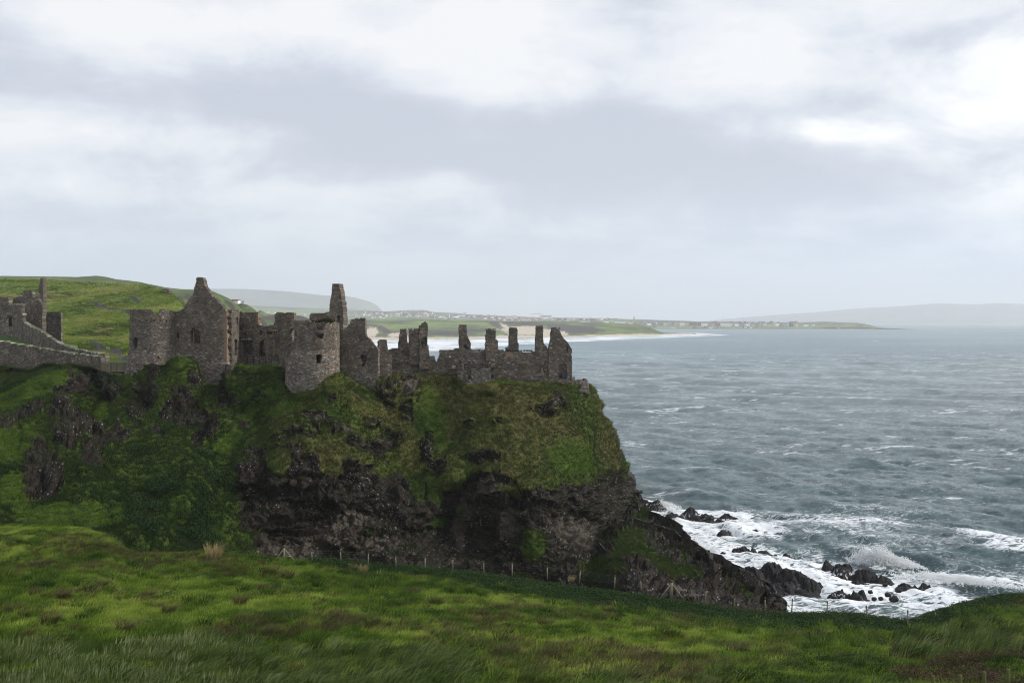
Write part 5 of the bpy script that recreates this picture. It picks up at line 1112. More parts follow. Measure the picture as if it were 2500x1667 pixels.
# ------------------------------------------------------------------ the far town
WALLC = [plain('white_render', (.84, .84, .82), .8, .04, .2), plain('cream_render', (.62, .55, .40), .8, .05, .2), plain('grey_render', (.34, .35, .36), .8, .05, .2), plain('brick_wall', (.30, .17, .13), .8, .1, .2), plain('pale_blue_render', (.42, .52, .60), .8, .05, .2), plain('dark_stone_wall', (.16, .14, .14), .8, .1, .2)]
ROOFC = [plain('slate_roof', (.09, .09, .105), .7, .1, .2), plain('tile_roof', (.20, .10, .075), .7, .1, .2), plain('grey_roof', (.16, .16, .17), .7, .1, .2)]
GLASS = plain('dark_glass', (.05, .06, .075), .3, .05)
def house_mesh(w, dp, h, rh, wm, rm, hip=False, windows=0, storeys=0):
    V = [(-w/2, -dp/2, -3), (w/2, -dp/2, -3), (w/2, dp/2, -3), (-w/2, dp/2, -3), (-w/2, -dp/2, h), (w/2, -dp/2, h), (w/2, dp/2, h), (-w/2, dp/2, h)]
    o = .4; k = w*.28 if hip else 0
    V += [(-w/2-o, -dp/2-o, h), (w/2+o, -dp/2-o, h), (w/2+o, dp/2+o, h), (-w/2-o, dp/2+o, h), (-w/2-o+k, 0, h+rh), (w/2+o-k, 0, h+rh)]
    FF = [(0, 1, 5, 4), (1, 2, 6, 5), (2, 3, 7, 6), (3, 0, 4, 7)]; R = [(8, 9, 13, 12), (10, 11, 12, 13), (9, 10, 13), (11, 8, 12), (8, 11, 10, 9)]
    mi = [0]*4+[1, 1, 1 if hip else 0, 1 if hip else 0, 1]; FF += R
    # chimney
    n = len(V); cx = w*.3-k*.5; V += [(cx+a, b, c) for c in (h+rh*.5, h+rh+1.3) for a, b in ((-.8, -.7), (.8, -.7), (.8, .7), (-.8, .7))]
    FF += [(n, n+1, n+5, n+4), (n+1, n+2, n+6, n+5), (n+2, n+3, n+7, n+6), (n+3, n, n+4, n+7), (n+4, n+5, n+6, n+7)]; mi += [1]*5
    me = bpy.data.meshes.new('house'); me.from_pydata(V, [], FF); me.materials.append(wm); me.materials.append(rm); me.polygons.foreach_set('material_index', mi); me.update(); return me
def window_mesh(w, dp, h, cols, rows):
    V = []; FF = []
    for r in range(rows):
        for c in range(cols):
            x = -w/2+(c+.5)*w/cols; z = (r+.5)*h/rows; a = min(1.0, w/cols*.28); b = h/rows*.28; n = len(V); y = -dp/2
            V += [(x+i*a, y+j, z+k*b) for j in (-.06, .1) for k in (-1, 1) for i in (-1, 1)]
            FF += [tuple(n+q for q in f) for f in BOXF.tolist()]
    me = bpy.data.meshes.new('window_panes'); me.from_pydata(V, [], FF); me.materials.append(GLASS); return me
def build_town():
    top, base, dt, db, p = LANDS['town_peninsula']; r = random.Random(4)
    def ground(px, py):
        T, B = float(interp(px, top)), float(interp(px, base)); t = min(1, max(0, (B-py)/(B-T))); return P3(px, py, float(interp(px, db))+(float(interp(px, dt))-float(interp(px, db)))*t)
    variants = {}
    def house(px, py, wpx, hpx, wi, ri, group, lab, cat='house', name='house', d=None, windows=None, rh=None, hip=False):
        g_ = ground(px, py) if d is None else P3(px, py, d); s = g_[1]/F; w = wpx*s; h = hpx*s; rh = rh if rh is not None else max(1.5, w*.28 if w < 14 else 3.5)
        key = (round(w), round(h), wi, ri, hip, round(rh))
        if key not in variants: variants[key] = house_mesh(w, min(w, 11), h, rh, WALLC[wi], ROOFC[ri], hip)
        o = bpy.data.objects.new(name, variants[key]); COL.objects.link(o); o.location = g_; o.rotation_euler = (0, 0, r.uniform(.35, .8) if w < 40 else .3); tag(o, lab, cat, group)
        if windows:
            wo = obj('window_panes', window_mesh(w, min(w, 11), h, *windows), o); wo['kind'] = 'stuff'
        return o
    cn = {0: 'white', 1: 'cream', 2: 'grey', 3: 'brick', 4: 'pale blue', 5: 'dark stone'}
    def where(px):
        for lim, t in ((880, 'above the wing wall'), (905, 'right of the wing wall'), (930, 'above the low wall pier'), (960, 'over the gap left of the pointed chimney'), (985, 'above the pointed chimney ruin'), (1010, 'above the broken wall stump'), (1040, 'above the stepped twin chimney'), (1066, 'left of the domed halls'), (1095, 'behind the left dome'), (1122, 'behind the right dome'), (1150, 'above the arched chimney ruin'),
                       (1185, 'between the arched and the widest chimney'), (1220, 'above the widest chimney ruin'), (1250, 'above the tall dune'), (1275, 'above the sixth chimney ruin'), (1300, 'left of the red crane'), (1345, 'beside the long white hall'), (1400, 'above the last gable ruin'), (1450, 'over the dune just right of the castle'), (1500, 'over the low middle dunes'), (1545, 'left of the church steeple'), (1580, 'right of the church steeple'),
                       (1615, 'where the dunes run out'), (1650, 'over the near end of the bay'), (1700, 'over the coloured terraces'), (1740, 'over the dark stone blocks'), (1790, 'in the middle of the sea front'), (1840, 'over the right half of the sea front'), (1890, 'near the right end of the sea front'), (9999, 'at its right end')):
            if px < lim: return t
    # hillside quarter
    n = 0
    while n < 175:
        px = r.choice([r.uniform(862, 1115), r.uniform(862, 1115), r.uniform(1110, 1330)]); T = float(interp(px, top)); 
        py = r.uniform(T+4, T+4+min(13, 779-T-3)) if px < 1115 else r.uniform(T+2, T+9)
        if 1066 < px < 1130 and py < 777: continue
        if px < 885 and py < 765: continue
        wi = r.choices(range(6), (46, 22, 14, 8, 2, 8))[0]; ri = r.choice([0, 0, 1, 2]); big = r.random() < .12
        house(px, py, r.uniform(3.0, 5.2)*(1.8 if big else 1), r.uniform(1.8, 3.0)*(1.3 if big else 1), wi, ri, 'houses of the far hillside quarter', '%s %s house, %s roof, %s, %s' % (('small', 'large')[big], cn[wi], ('slate', 'tiled', 'grey')[ri], where(px), 'high up' if py < T+6 else 'halfway up' if py < T+11 else 'low down')); n += 1
    # terraces behind the dunes
    for i in range(62):
        px = 1118+i*6.4+r.uniform(-2, 2); T = float(interp(px, top)); wi = r.choices(range(6), (36, 18, 16, 18, 3, 9))[0]
        if 1300 < px < 1345: continue
        house(px, min(781, T+r.uniform(5, 9)), r.uniform(4, 9), r.uniform(2, 3.4), wi, r.choice([0, 0, 1]), 'terraces behind the dunes', '%s terrace house %s, behind the dunes' % (cn[wi], where(px)))
    for i in range(24):
        px = 1102+i*8.7; wi = r.choice([1, 3, 1, 0]); house(px, 786.5 if px < 1200 else 783, r.uniform(5, 9), 3.3, wi, r.choice([1, 0]), 'terraces behind the dunes', '%s terrace block %s' % (cn[wi], where(px)))
    # sea front blocks, left to right
    sf = [(1412, 10, 5, 3), (1428, 24, 7.5, 0), (1451, 20, 6.5, 3), (1462, 12, 4, 2), (1480, 16, 6.5, 0), (1505, 12, 7.5, 0), (1517, 22, 8, 0), (1538, 13, 8, 1), (1552, 9, 6, 3), (1566, 16, 7, 2), (1584, 14, 7, 0), (1597, 10, 6, 3), (1611, 14, 8, 2), (1625, 15, 10, 1), (1640, 11, 10, 4), (1651, 14, 10, 1), (1666, 14, 10, 0), (1680, 10, 9, 1),
          (1693, 18, 10, 5), (1708, 9, 9, 5), (1720, 18, 8, 0), (1738, 16, 9, 2), (1752, 10, 7, 3), (1763, 8, 9, 0), (1778, 22, 9, 0), (1798, 14, 8, 0), (1812, 12, 8, 2), (1824, 14, 7.5, 0), (1840, 12, 7, 1), (1853, 14, 8, 2), (1868, 10, 7.5, 0), (1880, 16, 8, 1), (1896, 12, 9, 0), (1909, 11, 9, 2), (1921, 10, 9, 4), (1932, 10, 8, 5), (1943, 9, 8, 1), (1968, 16, 5.5, 0), (1985, 8, 4.5, 0)]
    for i, (px, w, h, wi) in enumerate(sf):
        py = float(interp(px, [(1400, 789), (1500, 790), (1600, 795.5), (1700, 795.5), (1800, 796.5), (1950, 796.5), (2000, 795)]))
        cols = max(2, int(w/2.2)); rows = max(2, int(h/2.2))
        house(px, py, w*.97, h*.8, wi, 0 if wi != 0 or i % 3 else 2, 'sea front buildings of the far town', '%s %s block, %s' % (('wide', 'narrow')[w < 13], cn[wi], 'on the far sea front, '+where(px)), 'building', 'sea_front_building', windows=(cols, rows), rh=5 if w < 14 else 4, hip=i % 4 == 1)
    for i in range(46):
        px = r.uniform(1560, 1945); wi = r.choice([3, 2, 5, 0, 2]); house(px, r.uniform(789, 791.5), r.uniform(5, 9), r.uniform(2.5, 4.5), wi, r.choice([0, 1, 0]), 'houses behind the far sea front', '%s house behind the far sea front, %s' % (cn[wi], where(px)))
    for i in range(16):
        px = r.uniform(1580, 1860); wi = r.choice([3, 2, 0]); house(px, r.uniform(799, 801), r.uniform(5, 9), r.uniform(1.6, 2.4), wi, r.choice([1, 0, 2]), 'low harbour sheds below the sea front', '%s low shed by the far shore, %s' % (cn[wi], where(px)), 'shed', 'shed')
    # pink building on the point
    pink = plain('pink_render', (.66, .50, .47), .8, .05, .2); WALLC.append(pink); cn[6] = 'pink'
    house(2049, 800.5, 15, 3.2, 6, 0, None, 'pale pink building alone on the green point of the far town', 'building', 'seaside_building', windows=(6, 1), rh=3)
    for i, (px, py, w) in enumerate(((1350, 785.5, 8), (1366, 785.7, 6), (1386, 786, 9))): house(px, py, w, 3, 0, 0, 'terraces behind the dunes', 'white terrace house in the low row behind the dunes')
    # large white hall, domes, tower, spire, crane, rides
    g_ = ground(1331, 777); house(1333, 778, 28, 5.5, 0, 0, None, 'large long white hall beside the red crane in the far town', 'building', 'hall', windows=(8, 1), rh=5)
    for i, (px, w) in enumerate(((1079, 24), (1113, 22))):
        q = P3(px, 778, 6300); R_ = w/2*6300/F; bm = bmesh.new(); bmesh.ops.create_uvsphere(bm, u_segments=20, v_segments=8, radius=1)
        for v in bm.verts: v.co.x *= R_; v.co.y *= R_*.7; v.co.z = max(v.co.z, -.2)*R_*.5
        me = bpy.data.meshes.new('domed_hall'); bm.to_mesh(me); bm.free(); me.materials.append(WALLC[0]); tag(obj('domed_hall', me, None, q), ('pale low dome left of the white tower in the far town', 'pale low dome right of the white tower in the far town')[i], 'building')
    root = empty('lighthouse_tower', P3(1097, 778, 6250)); s = 6250/F
    tube('shaft', [(0, 0, 0), (0, 0, 9*s)], [2.1*s*.6, 1.8*s*.6], WALLC[0], root, 10); tube('lantern', [(0, 0, 9*s), (0, 0, 10.8*s), (0, 0, 11.6*s)], [1.6*s, 1.5*s, .3*s], WALLC[0], root, 10); tag(root, 'white tower with a wider head between two low domes', 'tower')
    root = empty('church', P3(1548, 786, 6050)); s = 6050/F; tube('steeple', [(0, 0, 0), (0, 0, 9*s), (0, 0, 16*s)], [2.2*s, 1.5*s, .1*s], WALLC[3], root, 4); mm = house_mesh(18, 10, 9, 7, WALLC[3], ROOFC[0]); obj('nave', mm, root, (14, 8, 0)); tag(root, 'church with a dark pointed steeple above the far town roofs', 'church')
    rc = plain('red_crane_paint', (.45, .10, .07), .6, .1); root = empty('tower_crane', P3(1318, 778, 6250)); s = 6250/F
    tube('mast', [(0, 0, 0), (0, 0, 14.5*s)], .75*s*.5, rc, root, 4); tube('jib', [(-24*s, 0, 12*s), (11*s, 0, 10.6*s)], .28*s, rc, root, 4); tube('tie', [(0, 0, 14.5*s), (-14*s, 0, 11.7*s)], .1*s, rc, root, 4); tube('tie', [(0, 0, 14.5*s), (9*s, 0, 10.8*s)], .1*s, rc, root, 4); tag(root, 'red tower crane over the far town', 'crane')
    for i, (px, h) in enumerate(((1154, 12), (1440, 9), (1765, 8))):
        root = empty('mast', P3(px, 782, 5900)); s = 5900/F; tube('pole', [(0, 0, 0), (0, 0, h*s)], .35*s, WALLC[2], root, 5); tube('arm', [(-1.5*s, 0, h*s*.8), (1.5*s, 0, h*s*.8)], .2*s, WALLC[2], root, 4); tag(root, ('thin grey mast above the brick terraces', 'thin grey mast above the white blocks', 'thin grey mast near the far harbour')[i], 'mast')
    # red topped gantry building on the cliff behind the gable
    rd = plain('red_fascia', (.35, .06, .08), .6, .1); root = empty('hotel', P3(573, 744, 1500)); s = 1500/F
    obj('wall', house_mesh(22*s, 14, 6*s, .5, WALLC[0], ROOFC[2]), root, (0, 0, 2)); q = bpy.data.meshes.new('fascia'); a = 12*s; q.from_pydata([(x, y, z) for y in (-9, 9) for z in (10.5*s, 12.6*s) for x in (-a, a)], [], BOXF.tolist()); q.materials.append(rd); obj('fascia', q, root)
    for x in (-a*.9, a*.9): tube('column', [(x, -8, 0), (x, -8, 10.6*s)], .35*s, WALLC[0], root, 5)
    tag(root, 'white building with a red roof edge on the cliff behind the gable', 'building')
    obj_ = house(592, 741.5, 5, 2.2, 0, 2, None, 'tiny white house on the dark headland right of the gable', d=1450)
    for i, (px, py) in enumerate(((655, 762), (672, 763.5), (690, 765), (580, 752), (745, 768), (760, 769))):
        house(px, py, r.uniform(3.5, 6), 2, 0, 2, 'white farmhouses on the plain', 'white farmhouse on the hazy plain, '+('seen in the first courtyard gap', 'in the second place of the courtyard gap', 'at the right of the courtyard gap', 'just right of the gable', 'left of the tall chimney stack', 'nearest the tall chimney stack')[i], d=5200)
    # white limestone cliff face below the golf land
    root = None
    # golf clubhouse specks and bushes on the dunes are part of the ground cover
build_town()
def build_birds():
    mb = plain('gull_dark', (.05, .05, .06), .8, .1)
    for i, (px, py, d) in enumerate(((580, 226, 260), (979, 408, 300))):
        me = bpy.data.meshes.new('gull'); V = [(0, -.22, 0), (.05, 0, .04), (0, .2, 0), (-.05, 0, .04), (0, 0, -.05), (.35, .03, .12), (.68, .10, .02), (.3, -.10, .1), (-.35, .03, .12), (-.68, .10, .02), (-.3, -.10, .1), (.08, .3, 0), (-.08, .3, 0)]
        me.from_pydata(V, [], [(0, 1, 4), (1, 2, 4), (2, 3, 4), (3, 0, 4), (0, 3, 1), (1, 3, 2), (1, 5, 7), (5, 6, 7), (3, 10, 8), (8, 10, 9), (2, 11, 12)]); me.materials.append(mb)
        o = obj('gull', me, None, P3(px, py, d)); o.rotation_euler = (.1, .3*(1-2*i), .8); tag(o, ('gull gliding high in the sky above the gable', 'gull gliding lower in the sky above the chimney row')[i], 'bird')
build_birds()
# ------------------------------------------------------------------ vegetation: tufts instanced over the ground, real blades
def mat_blade(name, c0, c1, c2, trans=0.35):
    m, g = new_mat(name); t = g.attr('tone', 2, 'INSTANCER'); h = g.attr('hgt')
    c = g.ramp(t, [(0.0, c0), (0.5, c1), (1.0, c2)])
    setin(g, 'Base Color', c); setin(g, 'Roughness', 0.75)
    tr = g('ShaderNodeBsdfTranslucent', {'Color': c}); mx = g('ShaderNodeMixShader', {0: trans, 1: g.b.outputs[0], 2: tr.outputs[0]}); g.l.new(mx.outputs[0], g.out.inputs[0]); return m
def tuft_mesh(name, nb, hmin, hmax, spread, lean, width, seed, mat, seg=3, wind=(0.35, 0.0)):
    r = random.Random(seed); V = []; FF = []; H = []
    for i in range(nb):
        a = r.uniform(0, 6.283); rr = spread*math.sqrt(r.random()); bx, by = math.cos(a)*rr, math.sin(a)*rr; h = r.uniform(hmin, hmax)
        la = a+r.uniform(-.8, .8); l = lean*r.uniform(.3, 1.2); dx, dy = math.cos(la)*l+wind[0]*r.uniform(.5, 1.3), math.sin(la)*l+wind[1]
        fa = r.uniform(0, 3.14); sx, sy = math.cos(fa)*width, math.sin(fa)*width*.6; n = len(V)
        for k in range(seg):
            t = k/seg; q = t*t; w = (1-t*.55)
            x, y, z = bx+dx*h*q*1.25, by+dy*h*q*1.25, h*(t-.38*lean_d(dx, dy)*q*q)-.03
            V += [(x-sx*w, y-sy*w, z), (x+sx*w, y+sy*w, z)]; H += [t, t]
        x, y, z = bx+dx*h*1.25, by+dy*h*1.25, h*(1-.38*lean_d(dx, dy))-.03; V.append((x, y, z)); H.append(1.0)
        for k in range(seg-1): FF.append((n+2*k, n+2*k+1, n+2*k+3, n+2*k+2))
        FF.append((n+2*seg-2, n+2*seg-1, n+2*seg))
    me = bpy.data.meshes.new(name); me.from_pydata(V, [], FF); me.materials.append(mat); at = me.attributes.new('hgt', 'FLOAT', 'POINT'); at.data.foreach_set('value', H); return me
def lean_d(dx, dy): return min(1.3, math.hypot(dx, dy))
def leafy_mesh(name, n, rad, h, leaf, seed, mat):
    r = random.Random(seed); V = []; FF = []
    for i in range(n):
        a = r.uniform(0, 6.283); rr = rad*math.sqrt(r.random()); z = h*r.uniform(.15, 1)*(1-.6*(rr/rad)**2); c = Vector((math.cos(a)*rr, math.sin(a)*rr, z)); u = Vector((r.gauss(0, 1), r.gauss(0, 1), r.gauss(0, .5))).normalized()*leaf; w = u.cross(Vector((r.gauss(0, 1), r.gauss(0, 1), 1))).normalized()*leaf*.4
        k = len(V); V += [tuple(c-u), tuple(c+w), tuple(c+u), tuple(c-w)]; FF.append((k, k+1, k+2, k+3))
    me = bpy.data.meshes.new(name); me.from_pydata(V, [], FF); me.materials.append(mat); at = me.attributes.new('hgt', 'FLOAT', 'POINT'); at.data.foreach_set('value', [.5]*len(V)); return me
def scatter(name, pts, scl, rot, tone, proto_me, label=None):
    """real tufts standing at each point, through geometry nodes"""
    n = len(pts)
    if n == 0: return
    proto = bpy.data.objects.new('tuft', proto_me)
    me = bpy.data.meshes.new(name); me.vertices.add(n); me.vertices.foreach_set('co', np.ascontiguousarray(pts, np.float32).ravel())
    for an, av in (('scl', scl), ('rot', rot), ('tone', tone)):
        at = me.attributes.new(an, 'FLOAT', 'POINT'); at.data.foreach_set('value', np.broadcast_to(av, (n,)).astype(np.float32).copy())
    me.update(); o = obj(name, me)
    t = bpy.data.node_groups.new(name+'_scatter', 'GeometryNodeTree'); t.interface.new_socket('Geometry', in_out='INPUT', socket_type='NodeSocketGeometry'); t.interface.new_socket('Geometry', in_out='OUTPUT', socket_type='NodeSocketGeometry')
    gi = t.nodes.new('NodeGroupInput'); go = t.nodes.new('NodeGroupOutput'); ip = t.nodes.new('GeometryNodeInstanceOnPoints'); oi = t.nodes.new('GeometryNodeObjectInfo'); oi.inputs['Object'].default_value = proto; oi.inputs['As Instance'].default_value = True
    def na(nm):
        q = t.nodes.new('GeometryNodeInputNamedAttribute'); q.data_type = 'FLOAT'; q.inputs['Name'].default_value = nm; return q.outputs[0]
    cv = t.nodes.new('ShaderNodeCombineXYZ'); t.links.new(na('rot'), cv.inputs[2]); cs = t.nodes.new('ShaderNodeCombineXYZ'); s = na('scl')
    for i in range(3): t.links.new(s, cs.inputs[i])
    e2r = t.nodes.new('FunctionNodeEulerToRotation'); t.links.new(cv.outputs[0], e2r.inputs[0])
    m2p = t.nodes.new('GeometryNodeMeshToPoints'); t.links.new(gi.outputs[0], m2p.inputs[0]); t.links.new(m2p.outputs[0], ip.inputs['Points']); t.links.new(oi.outputs['Geometry'], ip.inputs['Instance']); t.links.new(e2r.outputs[0], ip.inputs['Rotation']); t.links.new(cs.outputs[0], ip.inputs['Scale']); t.links.new(ip.outputs[0], go.inputs[0])
    md = o.modifiers.new('scatter', 'NODES'); md.node_group = t
    tag(o, label, kind='stuff'); return o
MG = mat_blade('grass_blades', (.022, .050, .005), (.105, .175, .013), (.27, .34, .055))
MD = mat_blade('dry_blades', (.060, .045, .018), (.12, .095, .042), (.24, .20, .11))
MR = mat_blade('reed_blades', (.030, .048, .010), (.11, .16, .035), (.32, .36, .17))
MN = mat_blade('herb_leaves', (.010, .028, .006), (.022, .052, .010), (.045, .085, .018))
MH = mat_blade('cliff_grass_blades', (.018, .036, .006), (.038, .062, .010), (.085, .085, .024))
def build_vegetation():
    r = np.random.default_rng(21)
    def field_pts(n, pmin=-260, pmax=2860, near=0.0):
        n = int(n*1.17)
        """even cover in the world over the visible meadow"""
        out = []
        while sum(len(a) for a in out) < n:
            d = np.sqrt(r.uniform(30**2, 103**2, n)); px = r.uniform(pmin, pmax, n); dE = interp(px, FD); yE = interp(px, FT)
            # invert the depth law
            tt = (1/d-1/dE)/(1/42.0-1/dE); ok = (tt > 0.0) & (d < dE); py = yE+tt*(1667-yE); out.append(np.stack([px[ok], py[ok]], -1))
        a = np.concatenate(out)[:n]; return a[:, 0], a[:, 1]
    # short sward
    for k, (n, hmin, hmax, sp, wd) in enumerate(((52000, .09, .24, .22, .014), (34000, .12, .34, .28, .014))):
        px, py = field_pts(n); P = field_point(px, py); dn = field_dry(P[:, 0], P[:, 1]); keep = dn < 0.42+0.2*r.random(len(dn)); P = P[keep]; dn = dn[keep]
        tone = np.clip(.5+fbm(P[:, 0], P[:, 1], 0*P[:, 0], 9, 3, .6, 44)*.7+fbm(P[:, 0], P[:, 1]*.7, 0*P[:, 0], 1.3, 3, .6, 47)*.75+r.normal(size=len(P))*.14, 0, 1)
        scatter('grass', P, r.uniform(.7, 1.35, len(P)), r.uniform(-.7, .7, len(P)), tone, tuft_mesh('tuft', 20, hmin, hmax, sp, .6, wd, 3+k, MG), 'short green meadow grass')
    # patches of dry, rusty grass
    px, py = field_pts(42000); P = field_point(px, py); dn = field_dry(P[:, 0], P[:, 1])+.25*fbm(P[:, 0], P[:, 1], 0*P[:, 0], 1.5, 2, .6, 46); keep = dn > -.02+.25*r.random(len(P)); P = P[keep]
    scatter('dry_grass', P, r.uniform(.6, 1.3, len(P)), r.uniform(-.6, .6, len(P)), np.clip(.35+r.normal(size=len(P))*.25, 0, 1), tuft_mesh('tuft', 26, .18, .42, .22, .45, .008, 9, MD), 'dry brown grass in patches across the meadow')
    # dark nettle and herb patches, and the hedge-like growth under the fence
    px, py = field_pts(26000); P = field_point(px, py); hn = fbm(P[:, 0], P[:, 1], 0*P[:, 0], 4.0, 4, .6, 49); keep = hn > .24; P = P[keep]
    scatter('herbs', P, r.uniform(.6, 1.5, len(P)), r.uniform(0, 6, len(P)), r.random(len(P)), leafy_mesh('tuft', 46, .26, .26, .045, 5, MN), 'dark low herbs in the meadow')
    n = 9000; px = r.uniform(760, 2560, n); yE = interp(px, FT); band = np.where(px < 1100, 9, np.where(px < 2000, 20, 16)); py = yE+np.abs(r.normal(size=n))*band*.62; keep = r.random(n) < sstep(px, 760, 1150)*.8+.2
    P = field_point(px[keep], py[keep])
    scatter('herbs', P, r.uniform(.8, 1.9, len(P)), r.uniform(0, 6, len(P)), r.random(len(P))*.8, leafy_mesh('tuft', 60, .30, .40, .05, 6, MN), 'dark tangled growth below the fence')
    # long reeds in the near corners
    def reeds(x0, x1, y0, y1, n, dens_seed, tone0, sc):
        px = r.uniform(x0, x1, n); py = r.uniform(y0, y1, n); P = field_point(px, py); q = fbm(P[:, 0], P[:, 1], 0*P[:, 0], 2.5, 3, .6, dens_seed); keep = q > -.12; P = P[keep]
        scatter('reeds', P, r.uniform(.7, 1.25, len(P))*sc, r.uniform(-.5, .5, len(P)), np.clip(tone0+r.normal(size=len(P))*.22, 0, 1), tuft_mesh('tuft', 20, .45, .95, .30, .3, .030, 13+dens_seed, MR, 4, (.55, 0)), 'long bent reed leaves in the near grass')
    reeds(-60, 640, 1575, 1760, 1500, 3, .55, 1.0); reeds(380, 1150, 1590, 1760, 900, 4, .35, .9); reeds(2180, 2560, 1535, 1620, 330, 5, .30, 1.15); reeds(1100, 2200, 1640, 1780, 500, 6, .3, .8)
    px = r.uniform(2180, 2560, 900); py = r.uniform(1570, 1680, 900); P = field_point(px, py)
    P = P[fbm(P[:, 0], P[:, 1], 0*P[:, 0], 3, 3, .6, 62)-.25*sstep(2300-px, 0, 120) > -.02]; n9 = len(P)
    scatter('bracken', P, r.uniform(.5, 1.2, n9), r.uniform(0, 6, n9), r.uniform(0, .8, n9), leafy_mesh('tuft', 40, .35, .5, .06, 8, mat_blade('rusty_leaves', (.04, .022, .012), (.075, .045, .025), (.14, .10, .06))), 'rusty bracken in the lower right corner')
    px = r.uniform(640, 1700, 1300); py = r.uniform(1600, 1720, 1300); P = field_point(px, py); q = fbm(P[:, 0], P[:, 1], 0*P[:, 0], 3, 3, .6, 61); P = P[q > .05]
    scatter('bracken', P, r.uniform(.5, 1.0, len(P)), r.uniform(0, 6, len(P)), r.uniform(0, .8, len(P)), leafy_mesh('tuft', 30, .3, .3, .05, 9, bpy.data.materials['rusty_leaves']), 'rusty low bracken along the bottom of the meadow')
    # brown rush clumps too many to count
    px, py = field_pts(9000); P = field_point(px, py); q = field_dry(P[:, 0], P[:, 1])+.5*fbm(P[:, 0], P[:, 1], 0*P[:, 0], 3.0, 3, .6, 63); keep = q > .04; P = P[keep]
    scatter('rushes', P, r.uniform(.45, 1.15, len(P)), r.uniform(-.6, .6, len(P)), np.clip(.22+r.normal(size=len(P))*.25, 0, 1), tuft_mesh('tuft', 60, .22, .62, .26, .7, .010, 77, MD, 3), 'brown rush clumps through the meadow')
    px, py = field_pts(7000); P = field_point(px, py); q = fbm(P[:, 0], P[:, 1], 0*P[:, 0], 3.2, 3, .6, 65); keep = q > .12; P = P[keep]
    scatter('coarse_grass', P, r.uniform(.5, 1.3, len(P)), r.uniform(-.6, .6, len(P)), np.clip(.22+r.normal(size=len(P))*.22, 0, 1), tuft_mesh('tuft', 50, .28, .68, .28, .7, .018, 78, MG, 3), 'dark coarse grass clumps in the meadow')
    # grassy fringe of seed heads against the sea
    n = 420; px = r.uniform(1760, 2420, n); yE = interp(px, FT); P = field_point(px, yE+r.uniform(0, 6, n))
    scatter('seed_grass', P, r.uniform(.6, 1.3, n), r.uniform(-.5, .5, n), r.uniform(.2, .9, n), tuft_mesh('tuft', 7, .5, 1.1, .25, .3, .009, 31, MD, 3, (.2, 0)), 'thin seed heads standing against the surf')
    # tussocks one can count
    tus = [(520, 1372, 1.9, 1), (360, 1452, 1.1, 0), (85, 1455, 1.0, 0), (150, 1460, 1.1, 0), (250, 1432, 1.0, 0), (585, 1478, 1.2, 0), (410, 1490, 1.1, 0), (380, 1478, .9, 0), (660, 1402, 1.2, 0), (700, 1408, 1.3, 0), (860, 1390, .9, 1), (885, 1396, 1.1, 1), (1010, 1455, 1.0, 0), (1060, 1478, 1.1, 0), (1120, 1475, 1.1, 0), (1240, 1462, .9, 0), (980, 1480, .9, 0), (1395, 1420, .8, 1),
           (1480, 1500, 1.1, 0), (1560, 1530, 1.1, 0), (1330, 1530, 1.2, 0), (1800, 1600, 1.3, 0), (1690, 1650, 1.2, 0), (1560, 1620, 1.1, 0), (1240, 1600, 1.1, 0), (1100, 1560, 1.1, 0), (820, 1520, 1.1, 0), (300, 1540, 1.2, 0), (120, 1525, 1.3, 0), (30, 1490, 1.2, 0), (2440, 1560, 1.2, 0), (2480, 1610, 1.2, 0), (1940, 1560, 1.0, 0), (640, 1440, .9, 0), (200, 1395, .8, 0), (440, 1400, .8, 0)]
    class_m = {}
    for c, nm in ((0, 'rust'), (1, 'straw')):
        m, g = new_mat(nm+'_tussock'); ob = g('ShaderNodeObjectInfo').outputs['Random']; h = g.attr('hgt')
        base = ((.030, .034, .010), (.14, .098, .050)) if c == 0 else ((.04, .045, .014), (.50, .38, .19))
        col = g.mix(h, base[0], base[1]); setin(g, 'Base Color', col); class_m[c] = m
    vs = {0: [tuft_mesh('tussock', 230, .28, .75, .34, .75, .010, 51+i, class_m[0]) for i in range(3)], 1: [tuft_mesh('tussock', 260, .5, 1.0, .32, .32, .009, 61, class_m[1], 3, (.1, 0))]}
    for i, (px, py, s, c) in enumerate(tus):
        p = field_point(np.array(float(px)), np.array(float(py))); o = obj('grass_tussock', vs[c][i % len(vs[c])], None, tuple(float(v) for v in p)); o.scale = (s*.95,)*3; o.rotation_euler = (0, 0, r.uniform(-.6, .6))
        lab = 'tall straw coloured grass tussock standing highest against the dark ravine, left of the fence corner' if i == 0 else ('%s rusty tussock in the %s meadow, %s' % (('small', 'large')[s > 1.05], 'far' if py < 1425 else 'middle' if py < 1510 else 'near', 'at the far left' if px < 200 else 'left of the straw tussock' if px < 500 else 'below the left fence brace' if px < 760 else 'left of centre' if px < 1100 else 'right of centre' if px < 1500 else 'below the right fence brace' if px < 1750 else 'towards the surf' if px < 2200 else 'by the right edge') if c == 0 else 'straw coloured grass tussock bending by the fence %s' % ('right of the left brace' if px < 1000 else 'midway along it'))
        tag(o, lab, 'tussock', 'grass tussocks in the meadow' if i else None)
    # cliff and ravine grass: tufts hanging on the turf of the headland
    X = HX[:HNY, :HPX.shape[1]]; ny, nx = X.shape[:2]
    w = ((1-HROCK[:HNY, :nx])**1.5); e1 = np.linalg.norm(np.cross(np.gradient(X, axis=0), np.gradient(X, axis=1)), axis=-1); vis = (HPX > -40) & (HPY < 1500); prob = (w*np.minimum(e1, .6)*vis).ravel(); prob /= prob.sum()
    n = 90000; idx = r.choice(ny*nx, n, p=prob); P = X.reshape(-1, 3)[idx]+r.normal(size=(n, 3))*(.1, .1, .05)
    dr = HDRY[:HNY, :nx].ravel()[idx]
